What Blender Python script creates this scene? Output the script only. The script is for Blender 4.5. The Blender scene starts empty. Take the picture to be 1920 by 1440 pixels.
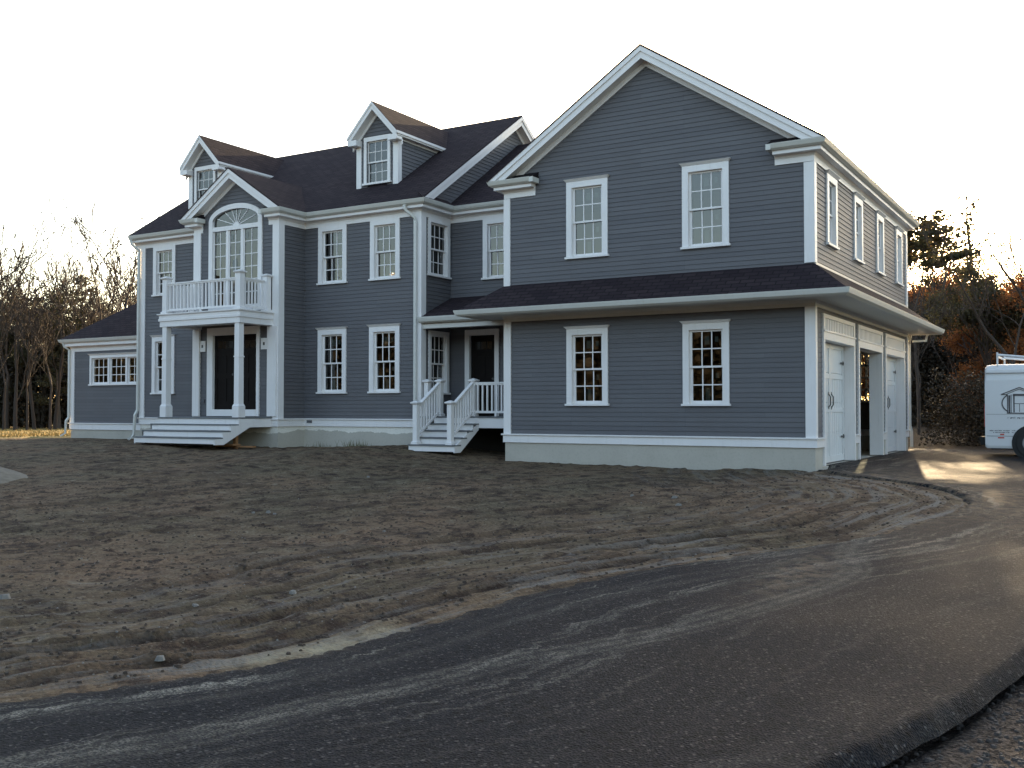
import bpy, math, random
import numpy as np
from mathutils import Vector, Matrix, noise
scene = bpy.context.scene
COL = scene.collection
R = math.radians

# ---------------------------------------------------------------- camera
F, YAW, PITCH = 1908.5, R(30.895), R(1.468)
CAM = Vector((5.1745, -20.2406, 0.7440))
FW = Vector((-math.sin(YAW)*math.cos(PITCH), math.cos(YAW)*math.cos(PITCH), math.sin(PITCH)))
RT = Vector((math.cos(YAW), math.sin(YAW), 0))
UP = RT.cross(FW)
cd = bpy.data.cameras.new('camera'); cam = bpy.data.objects.new('camera', cd); COL.objects.link(cam)
m = Matrix((RT, UP, -FW)).transposed().to_4x4(); m.translation = CAM
cam.matrix_world = m
cd.sensor_width = 36.0; cd.lens = 36.0*F/1920.0; cd.clip_start = 0.05; cd.clip_end = 2000
scene.camera = cam

# ---------------------------------------------------------------- light
SUN_EL, SUN_AZ = R(13.5), R(-10.5)            # azimuth from +Y, clockwise positive
SD = Vector((math.sin(SUN_AZ)*math.cos(SUN_EL), math.cos(SUN_AZ)*math.cos(SUN_EL), math.sin(SUN_EL)))
w = bpy.data.worlds.new('World'); scene.world = w; w.use_nodes = True
nt = w.node_tree; bg = nt.nodes['Background']
sky = nt.nodes.new('ShaderNodeTexSky'); sky.sky_type = 'NISHITA'; sky.sun_disc = False
sky.sun_elevation = SUN_EL; sky.sun_rotation = SUN_AZ; sky.air_density = 1.0; sky.dust_density = 2.2; sky.ozone_density = 0.2
nt.links.new(sky.outputs[0], bg.inputs[0]); bg.inputs[1].default_value = 0.15
ld = bpy.data.lights.new('sun', 'SUN'); ld.energy = 4.2; ld.angle = R(0.5); ld.color = (1.0, 0.74, 0.44)
sun = bpy.data.objects.new('sun', ld); COL.objects.link(sun)
sun.rotation_euler = SD.to_track_quat('Z', 'Y').to_euler()
scene.view_settings.view_transform = 'Standard'; scene.view_settings.look = 'None'
scene.view_settings.exposure = 1.88; scene.view_settings.gamma = 1.0
scene.render.engine = 'CYCLES'

# ---------------------------------------------------------------- helpers
def at(px, depth, z=None):
    """world point seen at column px of the 1920 wide picture, at that depth"""
    d = FW + RT*((px-960)/F); k = depth/(d.dot(FW)); p = CAM + d*k
    return Vector((p.x, p.y, 0 if z is None else z))

class MB:
    def __init__(s): s.v = []; s.f = []; s.m = []; s.uv = {}
    def face(s, pts, mi=0, uv=None):
        n = len(s.v); s.v.extend([tuple(p) for p in pts]); s.f.append(tuple(range(n, n+len(pts)))); s.m.append(mi)
        if uv: s.uv[len(s.f)-1] = uv
    def hexa(s, a, b, mi=0):
        n = len(s.v); s.v.extend([tuple(p) for p in a]+[tuple(p) for p in b])
        for q in ((3,2,1,0),(4,5,6,7),(0,1,5,4),(1,2,6,5),(2,3,7,6),(3,0,4,7)):
            s.f.append(tuple(n+i for i in q)); s.m.append(mi)
    def box(s, x0, x1, y0, y1, z0, z1, mi=0):
        if x0>x1: x0,x1=x1,x0
        if y0>y1: y0,y1=y1,y0
        s.hexa([(x0,y0,z0),(x1,y0,z0),(x1,y1,z0),(x0,y1,z0)], [(x0,y0,z1),(x1,y0,z1),(x1,y1,z1),(x0,y1,z1)], mi)
    def prism(s, poly, vec, mi=0):
        """closed polygon of 3D points extruded by vec"""
        n = len(s.v); k = len(poly); v = Vector(vec)
        s.v.extend([tuple(p) for p in poly]); s.v.extend([tuple(Vector(p)+v) for p in poly])
        s.f.append(tuple(range(n+k-1, n-1, -1))); s.m.append(mi)
        s.f.append(tuple(range(n+k, n+2*k))); s.m.append(mi)
        for i in range(k):
            j = (i+1) % k; s.f.append((n+i, n+j, n+k+j, n+k+i)); s.m.append(mi)
    def tube(s, pts, rad, sides=6, mi=0, cap=True, flat=1.0):
        pts = [Vector(p) for p in pts]; n0 = len(s.v); N = len(pts)
        up = Vector((0,0,1))
        for i, p in enumerate(pts):
            t = (pts[min(i+1,N-1)]-pts[max(i-1,0)]).normalized()
            a = t.cross(up if abs(t.z) < .95 else Vector((0,1,0))).normalized(); b = a.cross(t)
            r = rad[i] if isinstance(rad, (list, tuple)) else rad
            for k in range(sides):
                an = 2*math.pi*(k+.5)/sides
                s.v.append(tuple(p + a*(r*math.cos(an)) + b*(r*flat*math.sin(an))))
        for i in range(N-1):
            for k in range(sides):
                k2 = (k+1) % sides; q = n0+i*sides
                s.f.append((q+k, q+k2, q+sides+k2, q+sides+k)); s.m.append(mi)
        if cap:
            s.f.append(tuple(n0+k for k in range(sides-1,-1,-1))); s.m.append(mi)
            q = n0+(N-1)*sides; s.f.append(tuple(q+k for k in range(sides))); s.m.append(mi)
    def sweep(s, prof, path, mi=0, side=1):
        """profile [(out,z)] swept along an XY path; out is to the right of travel (side=1); mitred"""
        P = [Vector((p[0],p[1])) for p in path]; N = len(P); n0 = len(s.v); K = len(prof)
        def nrm(a, b): d = (b-a).normalized(); return Vector((d.y, -d.x))*side
        for i in range(N):
            if i == 0: o = nrm(P[0],P[1])
            elif i == N-1: o = nrm(P[-2],P[-1])
            else:
                a = nrm(P[i-1],P[i]); b = nrm(P[i],P[i+1]); o = (a+b); o = o/(o.dot(a))
            for (u, z) in prof: s.v.append((P[i].x+o.x*u, P[i].y+o.y*u, z))
        for i in range(N-1):
            for k in range(K):
                k2 = (k+1) % K; q = n0+i*K
                s.f.append((q+k, q+k2, q+K+k2, q+K+k)); s.m.append(mi)
        s.f.append(tuple(n0+k for k in range(K-1,-1,-1))); s.m.append(mi)
        q = n0+(N-1)*K; s.f.append(tuple(q+k for k in range(K))); s.m.append(mi)
    def build_each(s, name, mats, parent=None):
        """every box collected so far becomes a mesh of its own"""
        for k in range(0, len(s.v), 8):
            b = MB(); b.hexa(s.v[k:k+4], s.v[k+4:k+8], 0); b.build(name, mats, parent)
    def build(s, name, mats, parent=None, smooth=False):
        me = bpy.data.meshes.new(name); me.from_pydata(s.v, [], s.f)
        if not isinstance(mats, (list, tuple)): mats = [mats]
        for mt in mats: me.materials.append(mt)
        if len(mats) > 1: me.polygons.foreach_set('material_index', s.m)
        if s.uv:
            ul = me.uv_layers.new(name='UVMap')
            for fi, uv in s.uv.items():
                ls = me.polygons[fi].loop_start
                for k, c in enumerate(uv): ul.data[ls+k].uv = c
        if smooth: me.polygons.foreach_set('use_smooth', [True]*len(s.f))
        me.update()
        o = bpy.data.objects.new(name, me); COL.objects.link(o)
        if parent: o.parent = parent
        return o

def tag(o, label=None, cat=None, group=None, kind=None):
    if label: o['label'] = label
    if cat: o['category'] = cat
    if group: o['group'] = group
    if kind: o['kind'] = kind
    return o
def empty(name, loc=(0,0,0), rz=0):
    o = bpy.data.objects.new(name, None); COL.objects.link(o); o.location = loc; o.rotation_euler = (0,0,rz); return o
def copy_thing(o, loc, rz=0, scale=1.0):
    r = o.copy(); COL.objects.link(r); r.location = loc; r.rotation_euler = (0,0,rz); r.scale = (scale,)*3
    for ch in list(o.children):
        c = ch.copy(); COL.objects.link(c); c.parent = r
    return r

# ---------------------------------------------------------------- materials
def newmat(name):
    mt = bpy.data.materials.new(name); mt.use_nodes = True
    return mt, mt.node_tree, mt.node_tree.nodes['Principled BSDF']
def N(nt, typ, **kw):
    n = nt.nodes.new(typ)
    for k, v in kw.items():
        if k in n.inputs: n.inputs[k].default_value = v
        else: setattr(n, k, v)
    return n
def coords(nt, kind='Object'): return nt.nodes.new('ShaderNodeTexCoord').outputs[kind]
def mixc(nt, fac, a, b, mode='MIX'):
    n = nt.nodes.new('ShaderNodeMix'); n.data_type = 'RGBA'; n.blend_type = mode
    for sock, val in ((n.inputs[0], fac), (n.inputs[6], a), (n.inputs[7], b)):
        if hasattr(val, 'is_output'): nt.links.new(val, sock)
        elif isinstance(val, (int, float)): sock.default_value = val
        else: sock.default_value = (*val, 1)
    return n.outputs[2]
def ramp(nt, fac, p0, p1, c0=(0,0,0), c1=(1,1,1)):
    r = nt.nodes.new('ShaderNodeValToRGB'); r.color_ramp.elements[0].position = p0; r.color_ramp.elements[1].position = p1
    r.color_ramp.elements[0].color = (*c0, 1); r.color_ramp.elements[1].color = (*c1, 1)
    nt.links.new(fac, r.inputs[0]); return r.outputs[0]
def noise_tex(nt, co, scale, detail=4, rough=.55, stretch=None):
    if stretch:
        mp = nt.nodes.new('ShaderNodeMapping'); mp.inputs['Scale'].default_value = stretch; nt.links.new(co, mp.inputs[0]); co = mp.outputs[0]
    n = N(nt, 'ShaderNodeTexNoise', Scale=scale, Detail=detail, Roughness=rough); nt.links.new(co, n.inputs['Vector']); return n.outputs['Fac']
def bump(nt, b, h, strength, dist):
    n = N(nt, 'ShaderNodeBump', Strength=strength, Distance=dist); nt.links.new(h, n.inputs['Height']); nt.links.new(n.outputs[0], b.inputs['Normal']); return n

def paint(name, col, rough=.5, var=.12, grime=(.5,.48,.42), sc=2.0):
    mt, nt, b = newmat(name); co = coords(nt)
    n1 = noise_tex(nt, co, sc, 5); n2 = noise_tex(nt, co, 14, 4, .6, (1,1,.12))
    c = mixc(nt, ramp(nt, n1, .35, .75), col, tuple(c*(1-var) for c in col))
    c = mixc(nt, ramp(nt, n2, .55, .85, (0,0,0), (.35,.35,.35)), c, tuple(a*g for a, g in zip(col, (1.4*grime[0],1.4*grime[1],1.4*grime[2]))))
    nt.links.new(c, b.inputs['Base Color']); b.inputs['Roughness'].default_value = rough
    bump(nt, b, noise_tex(nt, co, 60, 3), .15, .003)
    return mt
M = {}
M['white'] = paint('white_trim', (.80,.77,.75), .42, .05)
M['gutter'] = paint('gutter_white', (.62,.61,.56), .4, .05)
M['tread'] = paint('grey_decking', (.16,.165,.17), .6, .2)
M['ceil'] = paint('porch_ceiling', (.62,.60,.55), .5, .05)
M['door_white'] = paint('garage_door_white', (.70,.70,.69), .45, .05)

def siding():
    mt, nt, b = newmat('grey_clapboard'); co = coords(nt)
    sp = nt.nodes.new('ShaderNodeSeparateXYZ'); nt.links.new(co, sp.inputs[0])
    ad = N(nt, 'ShaderNodeMath', operation='ADD'); nt.links.new(sp.outputs[0], ad.inputs[0]); nt.links.new(sp.outputs[1], ad.inputs[1])
    cb = nt.nodes.new('ShaderNodeCombineXYZ'); nt.links.new(ad.outputs[0], cb.inputs[0]); nt.links.new(sp.outputs[2], cb.inputs[1])
    br = N(nt, 'ShaderNodeTexBrick', Scale=1.0); br.offset = .37; br.offset_frequency = 3; br.squash = 1
    br.inputs['Brick Width'].default_value = 2.7; br.inputs['Row Height'].default_value = .1; br.inputs['Mortar Size'].default_value = .0022
    br.inputs['Color1'].default_value = (.099,.096,.104,1); br.inputs['Color2'].default_value = (.120,.116,.123,1); br.inputs['Mortar'].default_value = (.055,.055,.060,1)
    nt.links.new(cb.outputs[0], br.inputs['Vector'])
    n2 = noise_tex(nt, co, 1.2, 5); n3 = noise_tex(nt, co, 5, 4, .6, (1,1,9))
    c = mixc(nt, ramp(nt, n2, .4, .8, (0,0,0), (.55,.55,.55)), br.outputs['Color'], (.094,.086,.088))
    c = mixc(nt, ramp(nt, n3, .55, .8, (0,0,0), (.3,.3,.3)), c, (.14,.138,.145))
    nt.links.new(c, b.inputs['Base Color']); b.inputs['Roughness'].default_value = .6
    bump(nt, b, noise_tex(nt, co, 9, 5, .6, (1,1,12)), .3, .005)
    return mt
M['siding'] = siding()

def shingle():
    mt, nt, b = newmat('dark_shingle'); uv = coords(nt, 'UV')
    br = N(nt, 'ShaderNodeTexBrick', Scale=1.0); br.inputs['Brick Width'].default_value = .3; br.inputs['Row Height'].default_value = .14
    br.inputs['Mortar Size'].default_value = .014; br.inputs['Color1'].default_value = (.044,.030,.033,1); br.inputs['Color2'].default_value = (.020,.013,.017,1)
    br.inputs['Mortar'].default_value = (.006,.005,.006,1); nt.links.new(uv, br.inputs['Vector'])
    n = noise_tex(nt, uv, 60, 3, .7); n2 = noise_tex(nt, uv, .7, 4)
    c = mixc(nt, ramp(nt, n, .35, .7), br.outputs['Color'], (.055,.043,.044)); c = mixc(nt, .5, br.outputs['Color'], c)
    c = mixc(nt, ramp(nt, n2, .4, .7, (0,0,0), (.5,.5,.5)), c, (.022,.017,.021))
    nt.links.new(c, b.inputs['Base Color']); b.inputs['Roughness'].default_value = .95; b.inputs['Specular IOR Level'].default_value = .12
    h = mixc(nt, .3, br.outputs['Fac'], n); inv = N(nt, 'ShaderNodeInvert'); nt.links.new(h, inv.inputs['Color'])
    bump(nt, b, inv.outputs[0], .6, .012)
    return mt
M['shingle'] = shingle()

def concrete():
    mt, nt, b = newmat('poured_concrete'); co = coords(nt)
    n1 = noise_tex(nt, co, 1.1, 6, .65); n2 = noise_tex(nt, co, 25, 4)
    c = mixc(nt, ramp(nt, n1, .35, .7), (.80,.76,.67), (.70,.66,.58)); c = mixc(nt, ramp(nt, n2, .5, .8, (0,0,0), (.3,.3,.3)), c, (.34,.33,.28))
    # splashed soil low on the wall
    sp = nt.nodes.new('ShaderNodeSeparateXYZ'); nt.links.new(co, sp.inputs[0])
    ad = N(nt, 'ShaderNodeMath', operation='MULTIPLY_ADD'); nt.links.new(n1, ad.inputs[0]); ad.inputs[1].default_value = -.35; nt.links.new(sp.outputs[2], ad.inputs[2])
    c = mixc(nt, ramp(nt, ad.outputs[0], -.72, -.60, (.5,.5,.5), (0,0,0)), c, (.16,.13,.09))
    nt.links.new(c, b.inputs['Base Color']); b.inputs['Roughness'].default_value = .85
    bump(nt, b, n2, .3, .004); return mt
M['concrete'] = concrete()

def glass():
    mt, nt, b = newmat('window_glass'); nt.nodes.remove(b); out = nt.nodes['Material Output']
    tr = N(nt, 'ShaderNodeBsdfTransparent', Color=(.52,.58,.56,1)); gl = N(nt, 'ShaderNodeBsdfGlossy', Roughness=.015, Color=(1,1,1,1))
    lw = N(nt, 'ShaderNodeFresnel', IOR=1.8); co = coords(nt); n = noise_tex(nt, co, .9, 2)
    bp = N(nt, 'ShaderNodeBump', Strength=.05, Distance=.03); nt.links.new(n, bp.inputs['Height']); nt.links.new(bp.outputs[0], gl.inputs['Normal'])
    mx = nt.nodes.new('ShaderNodeMixShader'); nt.links.new(lw.outputs[0], mx.inputs[0]); nt.links.new(tr.outputs[0], mx.inputs[1]); nt.links.new(gl.outputs[0], mx.inputs[2])
    nt.links.new(mx.outputs[0], out.inputs['Surface']); return mt
M['glass'] = glass()
def plain(name, col, rough=.6, metal=0, spec=None, var=0, sc=6):
    mt, nt, b = newmat(name); b.inputs['Roughness'].default_value = rough; b.inputs['Metallic'].default_value = metal
    if var:
        c = mixc(nt, ramp(nt, noise_tex(nt, coords(nt), sc, 5), .3, .7), col, tuple(c*(1-var) for c in col)); nt.links.new(c, b.inputs['Base Color'])
    else: b.inputs['Base Color'].default_value = (*col, 1)
    return mt
M['door'] = plain('dark_stained_door', (.008,.005,.004), .6, var=.3); M['door'].node_tree.nodes['Principled BSDF'].inputs['Specular IOR Level'].default_value = .15
M['dark_glass'] = plain('dark_glass', (.015,.012,.010), .12)
M['drywall'] = plain('interior_board', (.16,.15,.115), .8, var=.25, sc=1.3)
M['floor'] = plain('interior_subfloor', (.12,.09,.06), .8, var=.3)
M['paper'] = plain('paper_sticker', (.22,.23,.21), .7)
M['black'] = plain('black_iron', (.07,.065,.06), .5)
M['dark'] = plain('painted_porch_shade', (.03,.025,.02), .9)
M['lumber'] = plain('raw_lumber', (.34,.17,.07), .75, var=.3)
M['grey_box'] = plain('grey_vent', (.10,.10,.11), .6)
M['flash'] = plain('flashing', (.5,.46,.40), .45)

# ================================================================= HOUSE
HOUSE = tag(empty('house', (0,0,0)), 'large grey clapboard house with white trim, dark roofs and attached garage', 'house')
class PL:
    """vertical wall plane: s along it, o outward, z up"""
    def __init__(s, ax, c, sg): s.ax, s.c, s.sg = ax, c, sg
    def P(s, u, o, z): return (u, s.c+s.sg*o, z) if s.ax == 'y' else (s.c+s.sg*o, u, z)
def pbox(mb, pl, s0, s1, o0, o1, z0, z1, mi=0):
    a = pl.P(s0,o0,z0); b = pl.P(s1,o1,z1)
    mb.box(a[0],b[0],a[1],b[1],z0,z1,mi)

EXP = .1
def clap_wall(pl, zlo, zhi, lf, rf, openings=(), back=-.15, name='wall'):
    """clapboards as real lapped boards; lf/rf(z) give the wall's ends; openings: (z0,z1,fa,fb)"""
    mb = MB(); cuts = set()
    for (z0,z1,fa,fb) in openings: cuts |= {round(z0,4), round(z1,4)}
    cuts |= {round(z,4) for z in (getattr(lf,'br',[])+getattr(rf,'br',[]))}
    k0 = math.floor(zlo/EXP)-1
    zs = []
    k = k0
    while k*EXP < zhi:
        a, b = max(k*EXP, zlo), min((k+1)*EXP, zhi)
        if b-a > 1e-4:
            inner = sorted([a,b]+[c for c in cuts if a+1e-3 < c < b-1e-3])
            for i in range(len(inner)-1): zs.append((k*EXP, inner[i], inner[i+1], i == 0))
        k += 1
    for base, a, b, first in zs:
        zm = (a+b)/2; ivs = [(lf(a), rf(a), lf(b), rf(b))]
        ops = sorted([(fa(zm), fb(zm)) for (z0,z1,fa,fb) in openings if z0 <= zm <= z1])
        L0,R0,L1,R1 = ivs[0]; segs = []; cl0, cl1 = L0, L1
        for (p,q) in ops:
            segs.append((cl0,p,cl1,p)); cl0 = cl1 = q
        segs.append((cl0,R0,cl1,R1))
        oa = .016 - .012*(a-base)/EXP; ob = .016 - .012*(b-base)/EXP
        for (x0,x1,x2,x3) in segs:
            if x1-x0 < 1e-4 and x3-x2 < 1e-4: continue
            x1 = max(x1,x0); x3 = max(x3,x2)
            mb.face([pl.P(x0,oa,a), pl.P(x1,oa,a), pl.P(x3,ob,b), pl.P(x2,ob,b)])
            if first: mb.face([pl.P(x0,0,a), pl.P(x1,0,a), pl.P(x1,oa,a), pl.P(x0,oa,a)])
            mb.face([pl.P(x0,back,a), pl.P(x1,back,a), pl.P(x3,back,b), pl.P(x2,back,b)], 1)
    return mb.build(name, [M['siding'], M['drywall']], HOUSE)
def const(v): return lambda z: v
def rect_op(s0, s1, z0, z1): return (z0, z1, const(s0), const(s1))

def window(pl, s0, s1, z0, z1, cols=3, rows=2, cap=True, sgn=1, cas=.135, stick=True, parent=None, units=1, double=True, nm='window', dark_side=1, mw=.012):
    """outer casing s0..s1, z0 (under sill) .. z1 (top of cap). Returns the rough opening."""
    fr = MB(); sl, sr = s0+.03, s1-.03
    zt = z1-(.055 if cap else 0)                       # top of head casing
    zc = z0+.045                                       # top of sill
    pbox(fr, pl, sl, sl+cas, .005, .045, zc, zt); pbox(fr, pl, sr-cas, sr, .005, .045, zc, zt)
    pbox(fr, pl, sl+cas, sr-cas, .005, .045, zt-cas, zt)
    if cap:
        a = [pl.P(sl, .0, zt), pl.P(sr,.0,zt), pl.P(sr,.05,zt), pl.P(sl,.05,zt)]
        b = [pl.P(s0-.02,.0,z1), pl.P(s1+.02,.0,z1), pl.P(s1+.02,.10,z1), pl.P(s0-.02,.10,z1)]
        fr.hexa(a, b)
    pbox(fr, pl, s0, s1, .005, .075, z0, zc)
    a0, a1, b0, b1 = sl+cas, sr-cas, zc, zt-cas        # clear opening
    t = .02
    pbox(fr, pl, a0-t, a0, -.15, .004, b0, b1+t); pbox(fr, pl, a1, a1+t, -.15, .004, b0, b1+t)
    pbox(fr, pl, a0, a1, -.15, .004, b1, b1+t); pbox(fr, pl, a0-t, a1+t, -.15, .0045, b0-t, b0)
    o = fr.build(nm, M['white'], parent or HOUSE)
    sa = MB(); gl = MB(); st = MB(); mull = .09
    uw = (a1-a0-mull*(units-1))/units
    for u in range(units):
        ua = a0+u*(uw+mull); ub = ua+uw
        if u: pbox(sa, pl, ua-mull, ua, -.11, .02, b0, b1)
        mid = (b0+b1)/2
        parts = [(mid-.02, b1, -.045), (b0, mid+.02, -.085)] if double else [(b0, b1, -.05)]
        for i,(c0,c1,d) in enumerate(parts):
            r = .05
            pbox(sa, pl, ua, ua+r, d-.02, d+.02, c0, c1); pbox(sa, pl, ub-r, ub, d-.02, d+.02, c0, c1)
            pbox(sa, pl, ua+r, ub-r, d-.02, d+.02, c1-r*.8, c1); pbox(sa, pl, ua+r, ub-r, d-.02, d+.02, c0, c0+r*(1.3 if i==len(parts)-1 else .8))
            g0, g1, h0, h1 = ua+r, ub-r, c0+r*.8, c1-r*.8
            for k in range(1, cols):
                x = g0+(g1-g0)*k/cols; pbox(sa, pl, x-mw, x+mw, d-.008, d+.010, h0, h1)
            for k in range(1, rows):
                z = h0+(h1-h0)*k/rows; pbox(sa, pl, g0, g1, d-.008, d+.009, z-mw, z+mw)
            gl.face([pl.P(g0,d,h0), pl.P(g1,d,h0), pl.P(g1,d,h1), pl.P(g0,d,h1)])
            if stick:
                pw = (g1-g0)/cols; ph = (h1-h0)/rows
                cx = (g1-pw*.5) if dark_side > 0 else (g0+pw*.5)
                pbox(st, pl, cx-.04, cx+.03, d-.006, d-.004, h1-ph*.62, h1-ph*.30)
                if i == 0 and cols == 3:
                    cx = g0+pw*1.5; pbox(st, pl, cx-.05, cx+.05, d-.006, d-.004, h1-ph*.75, h1-ph*.25)
                if i == 1:
                    cx = g0+pw*1.5
                    pbox(st, pl, cx-.045, cx+.045, d-.006, d-.004, h0+ph*.1, h0+ph*.8)
    sa.build('sash', M['white'], o); gl.build('pane', M['glass'], o)
    if stick: st.build_each('sticker', M['paper'], o)
    return (b0, b1, const(a0), const(a1))

# planes
GF = PL('y', 0.0, -1); GR = PL('x', 0.0, 1); GL = PL('x', -7.1, -1); GB = PL('y', 10.1, 1)
MF = PL('y', 0.6, -1); MR = PL('x', -9.98, 1); ML = PL('x', -20.48, -1); MBk = PL('y', 9.8, 1)
BF = PL('y', -.4, -1); BR = PL('x', -13.88, 1); BL = PL('x', -17.03, -1)
LF = PL('y', 1.93, -1); SF = PL('y', 2.0, -1); SL = PL('x', -25.76, -1)
ET = 6.05                                               # eave gutter top

# ---- garage front gable
GP = .65
def gfl(z): return -7.1 if z <= 5.9 else -7.1+(z-5.9)/GP
def gfr(z): return 0.0 if z <= 5.9 else -(z-5.9)/GP
gfl.br = gfr.br = [5.9]
ops = [window(GF,-5.52,-4.44,4.13,5.92), window(GF,-2.76,-1.68,4.13,5.94), window(GF,-5.52,-4.44,.84,2.61), window(GF,-2.76,-1.69,.83,2.61)]
clap_wall(GF, .2, 8.2, gfl, gfr, ops)
# ---- garage right side
ops = [window(GR, c-.46, c+.46, 4.15, 5.69, dark_side=-1) for c in (1.42, 3.92, 6.4, 8.92)]
clap_wall(GR, 2.7, 5.7, const(0.0), const(10.1), ops)
BAYS = [(.69,3.28),(3.86,6.40),(6.98,9.45)]             # door openings (outer edge of the casing is .13 outside)
for a,b in ((0.0,.56),(3.41,3.73),(6.53,6.85),(9.58,10.1)): clap_wall(GR, .2, 2.7, const(a), const(b), [])
# ---- garage left upper, back (with the window that shows through the open bay)
clap_wall(GL, .2, 5.7, const(0.0), const(10.1), [])
def gbl(z): return -7.1 if z <= 5.9 else -7.1+(z-5.9)/GP
gbl.br = [5.9]
ops = [window(GB,-1.95,-.72,.92,2.58,stick=False,rows=2,mw=.026,cols=5), window(GB,-4.2,-3.2,.95,2.55,stick=False)]
clap_wall(GB, .2, 8.2, gbl, gfr, ops)

# ---- main front
ops = [window(MF,-19.98,-18.95,4.18,5.68,cap=False), window(MF,-20.0,-18.96,1.22,3.0),
       window(MF,-18.05,-17.13,1.22,3.0)]
clap_wall(MF, .52, 5.68, const(-20.48), const(-17.03), ops)
ops = [window(MF,-13.40,-12.36,4.11,5.68,cap=False), window(MF,-11.62,-10.60,4.11,5.68,cap=False),
       window(MF,-13.40,-12.36,1.18,2.95), window(MF,-11.64,-10.60,1.18,2.96)]
clap_wall(MF, .52, 5.68, const(-13.88), const(-9.98), ops)
# right side of main: lower part in front of link + full gable
ops = [window(MR,.84,1.88,4.18,5.68,cap=False,cas=.11,dark_side=1)]
clap_wall(MR, .52, 5.68, const(.6), const(1.93), ops + [window(MR,.88,1.84,1.15,2.78,cap=False,cas=.10)])
MP = .667
def mgl(z): return .6 if z <= 5.9 else .6+(z-5.9)/MP
def mgr(z): return 9.8 if z <= 5.9 else 9.8-(z-5.9)/MP
mgl.br = mgr.br = [5.9]
clap_wall(MR, 5.68, 8.93, mgl, mgr, [], back=-.05)
clap_wall(ML, .52, 8.93, mgl, mgr, [rect_op(3,4,3.9,5.4)])
clap_wall(MBk, .52, 5.68, const(-20.48), const(-7.1), [rect_op(a,a+1.1,z,z+1.6) for a in (-19.5,-17.4,-14.2,-11.8) for z in (1.1,4.1)])
# link wall
ops = [window(LF,-8.98,-7.95,4.11,5.68,cap=False)]
clap_wall(LF, .56, 5.68, const(-9.98), const(-7.1), ops+[rect_op(-9.5,-8.46,.56,2.83)])
# bay
BPI = .66; BC = -15.455
def bl(z): return -17.03 if z <= 5.9 else -17.03+(z-5.9)/BPI
def br_(z): return -13.88 if z <= 5.9 else -13.88-(z-5.9)/BPI
bl.br = br_.br = [5.9]
def arch_half(z, a, z0, rise):
    return a if z <= z0 else a*math.sqrt(max(0, 1-((z-z0)/rise)**2))
AO, AI, SPZ = 1.005, .86, 5.93
aw = (3.56, 6.22, lambda z: BC-arch_half(z,AI+.05,SPZ,.34), lambda z: BC+arch_half(z,AI+.05,SPZ,.34))
clap_wall(BF, .52, 6.92, bl, br_, [rect_op(-16.5,-14.53,.58,3.0), aw])
clap_wall(BR, .52, 5.68, const(-.4), const(.6), [])
clap_wall(BL, .52, 5.68, const(-.4), const(.6), [])
# sunroom
ops = [window(SF,-24.80,-21.95,1.57,2.64,cols=3,rows=3,units=3,double=False,stick=False,cas=.09)]
clap_wall(SF, .31, 2.9, const(-25.76), const(-20.48), ops)
clap_wall(SL, .31, 2.9, const(2.0), const(9.0), [rect_op(4,6.5,1.0,2.5)])
clap_wall(PL('y',9.0,1), .31, 2.9, const(-25.76), const(-20.48), [rect_op(-25,-21.5,1.0,2.5)])

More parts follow.
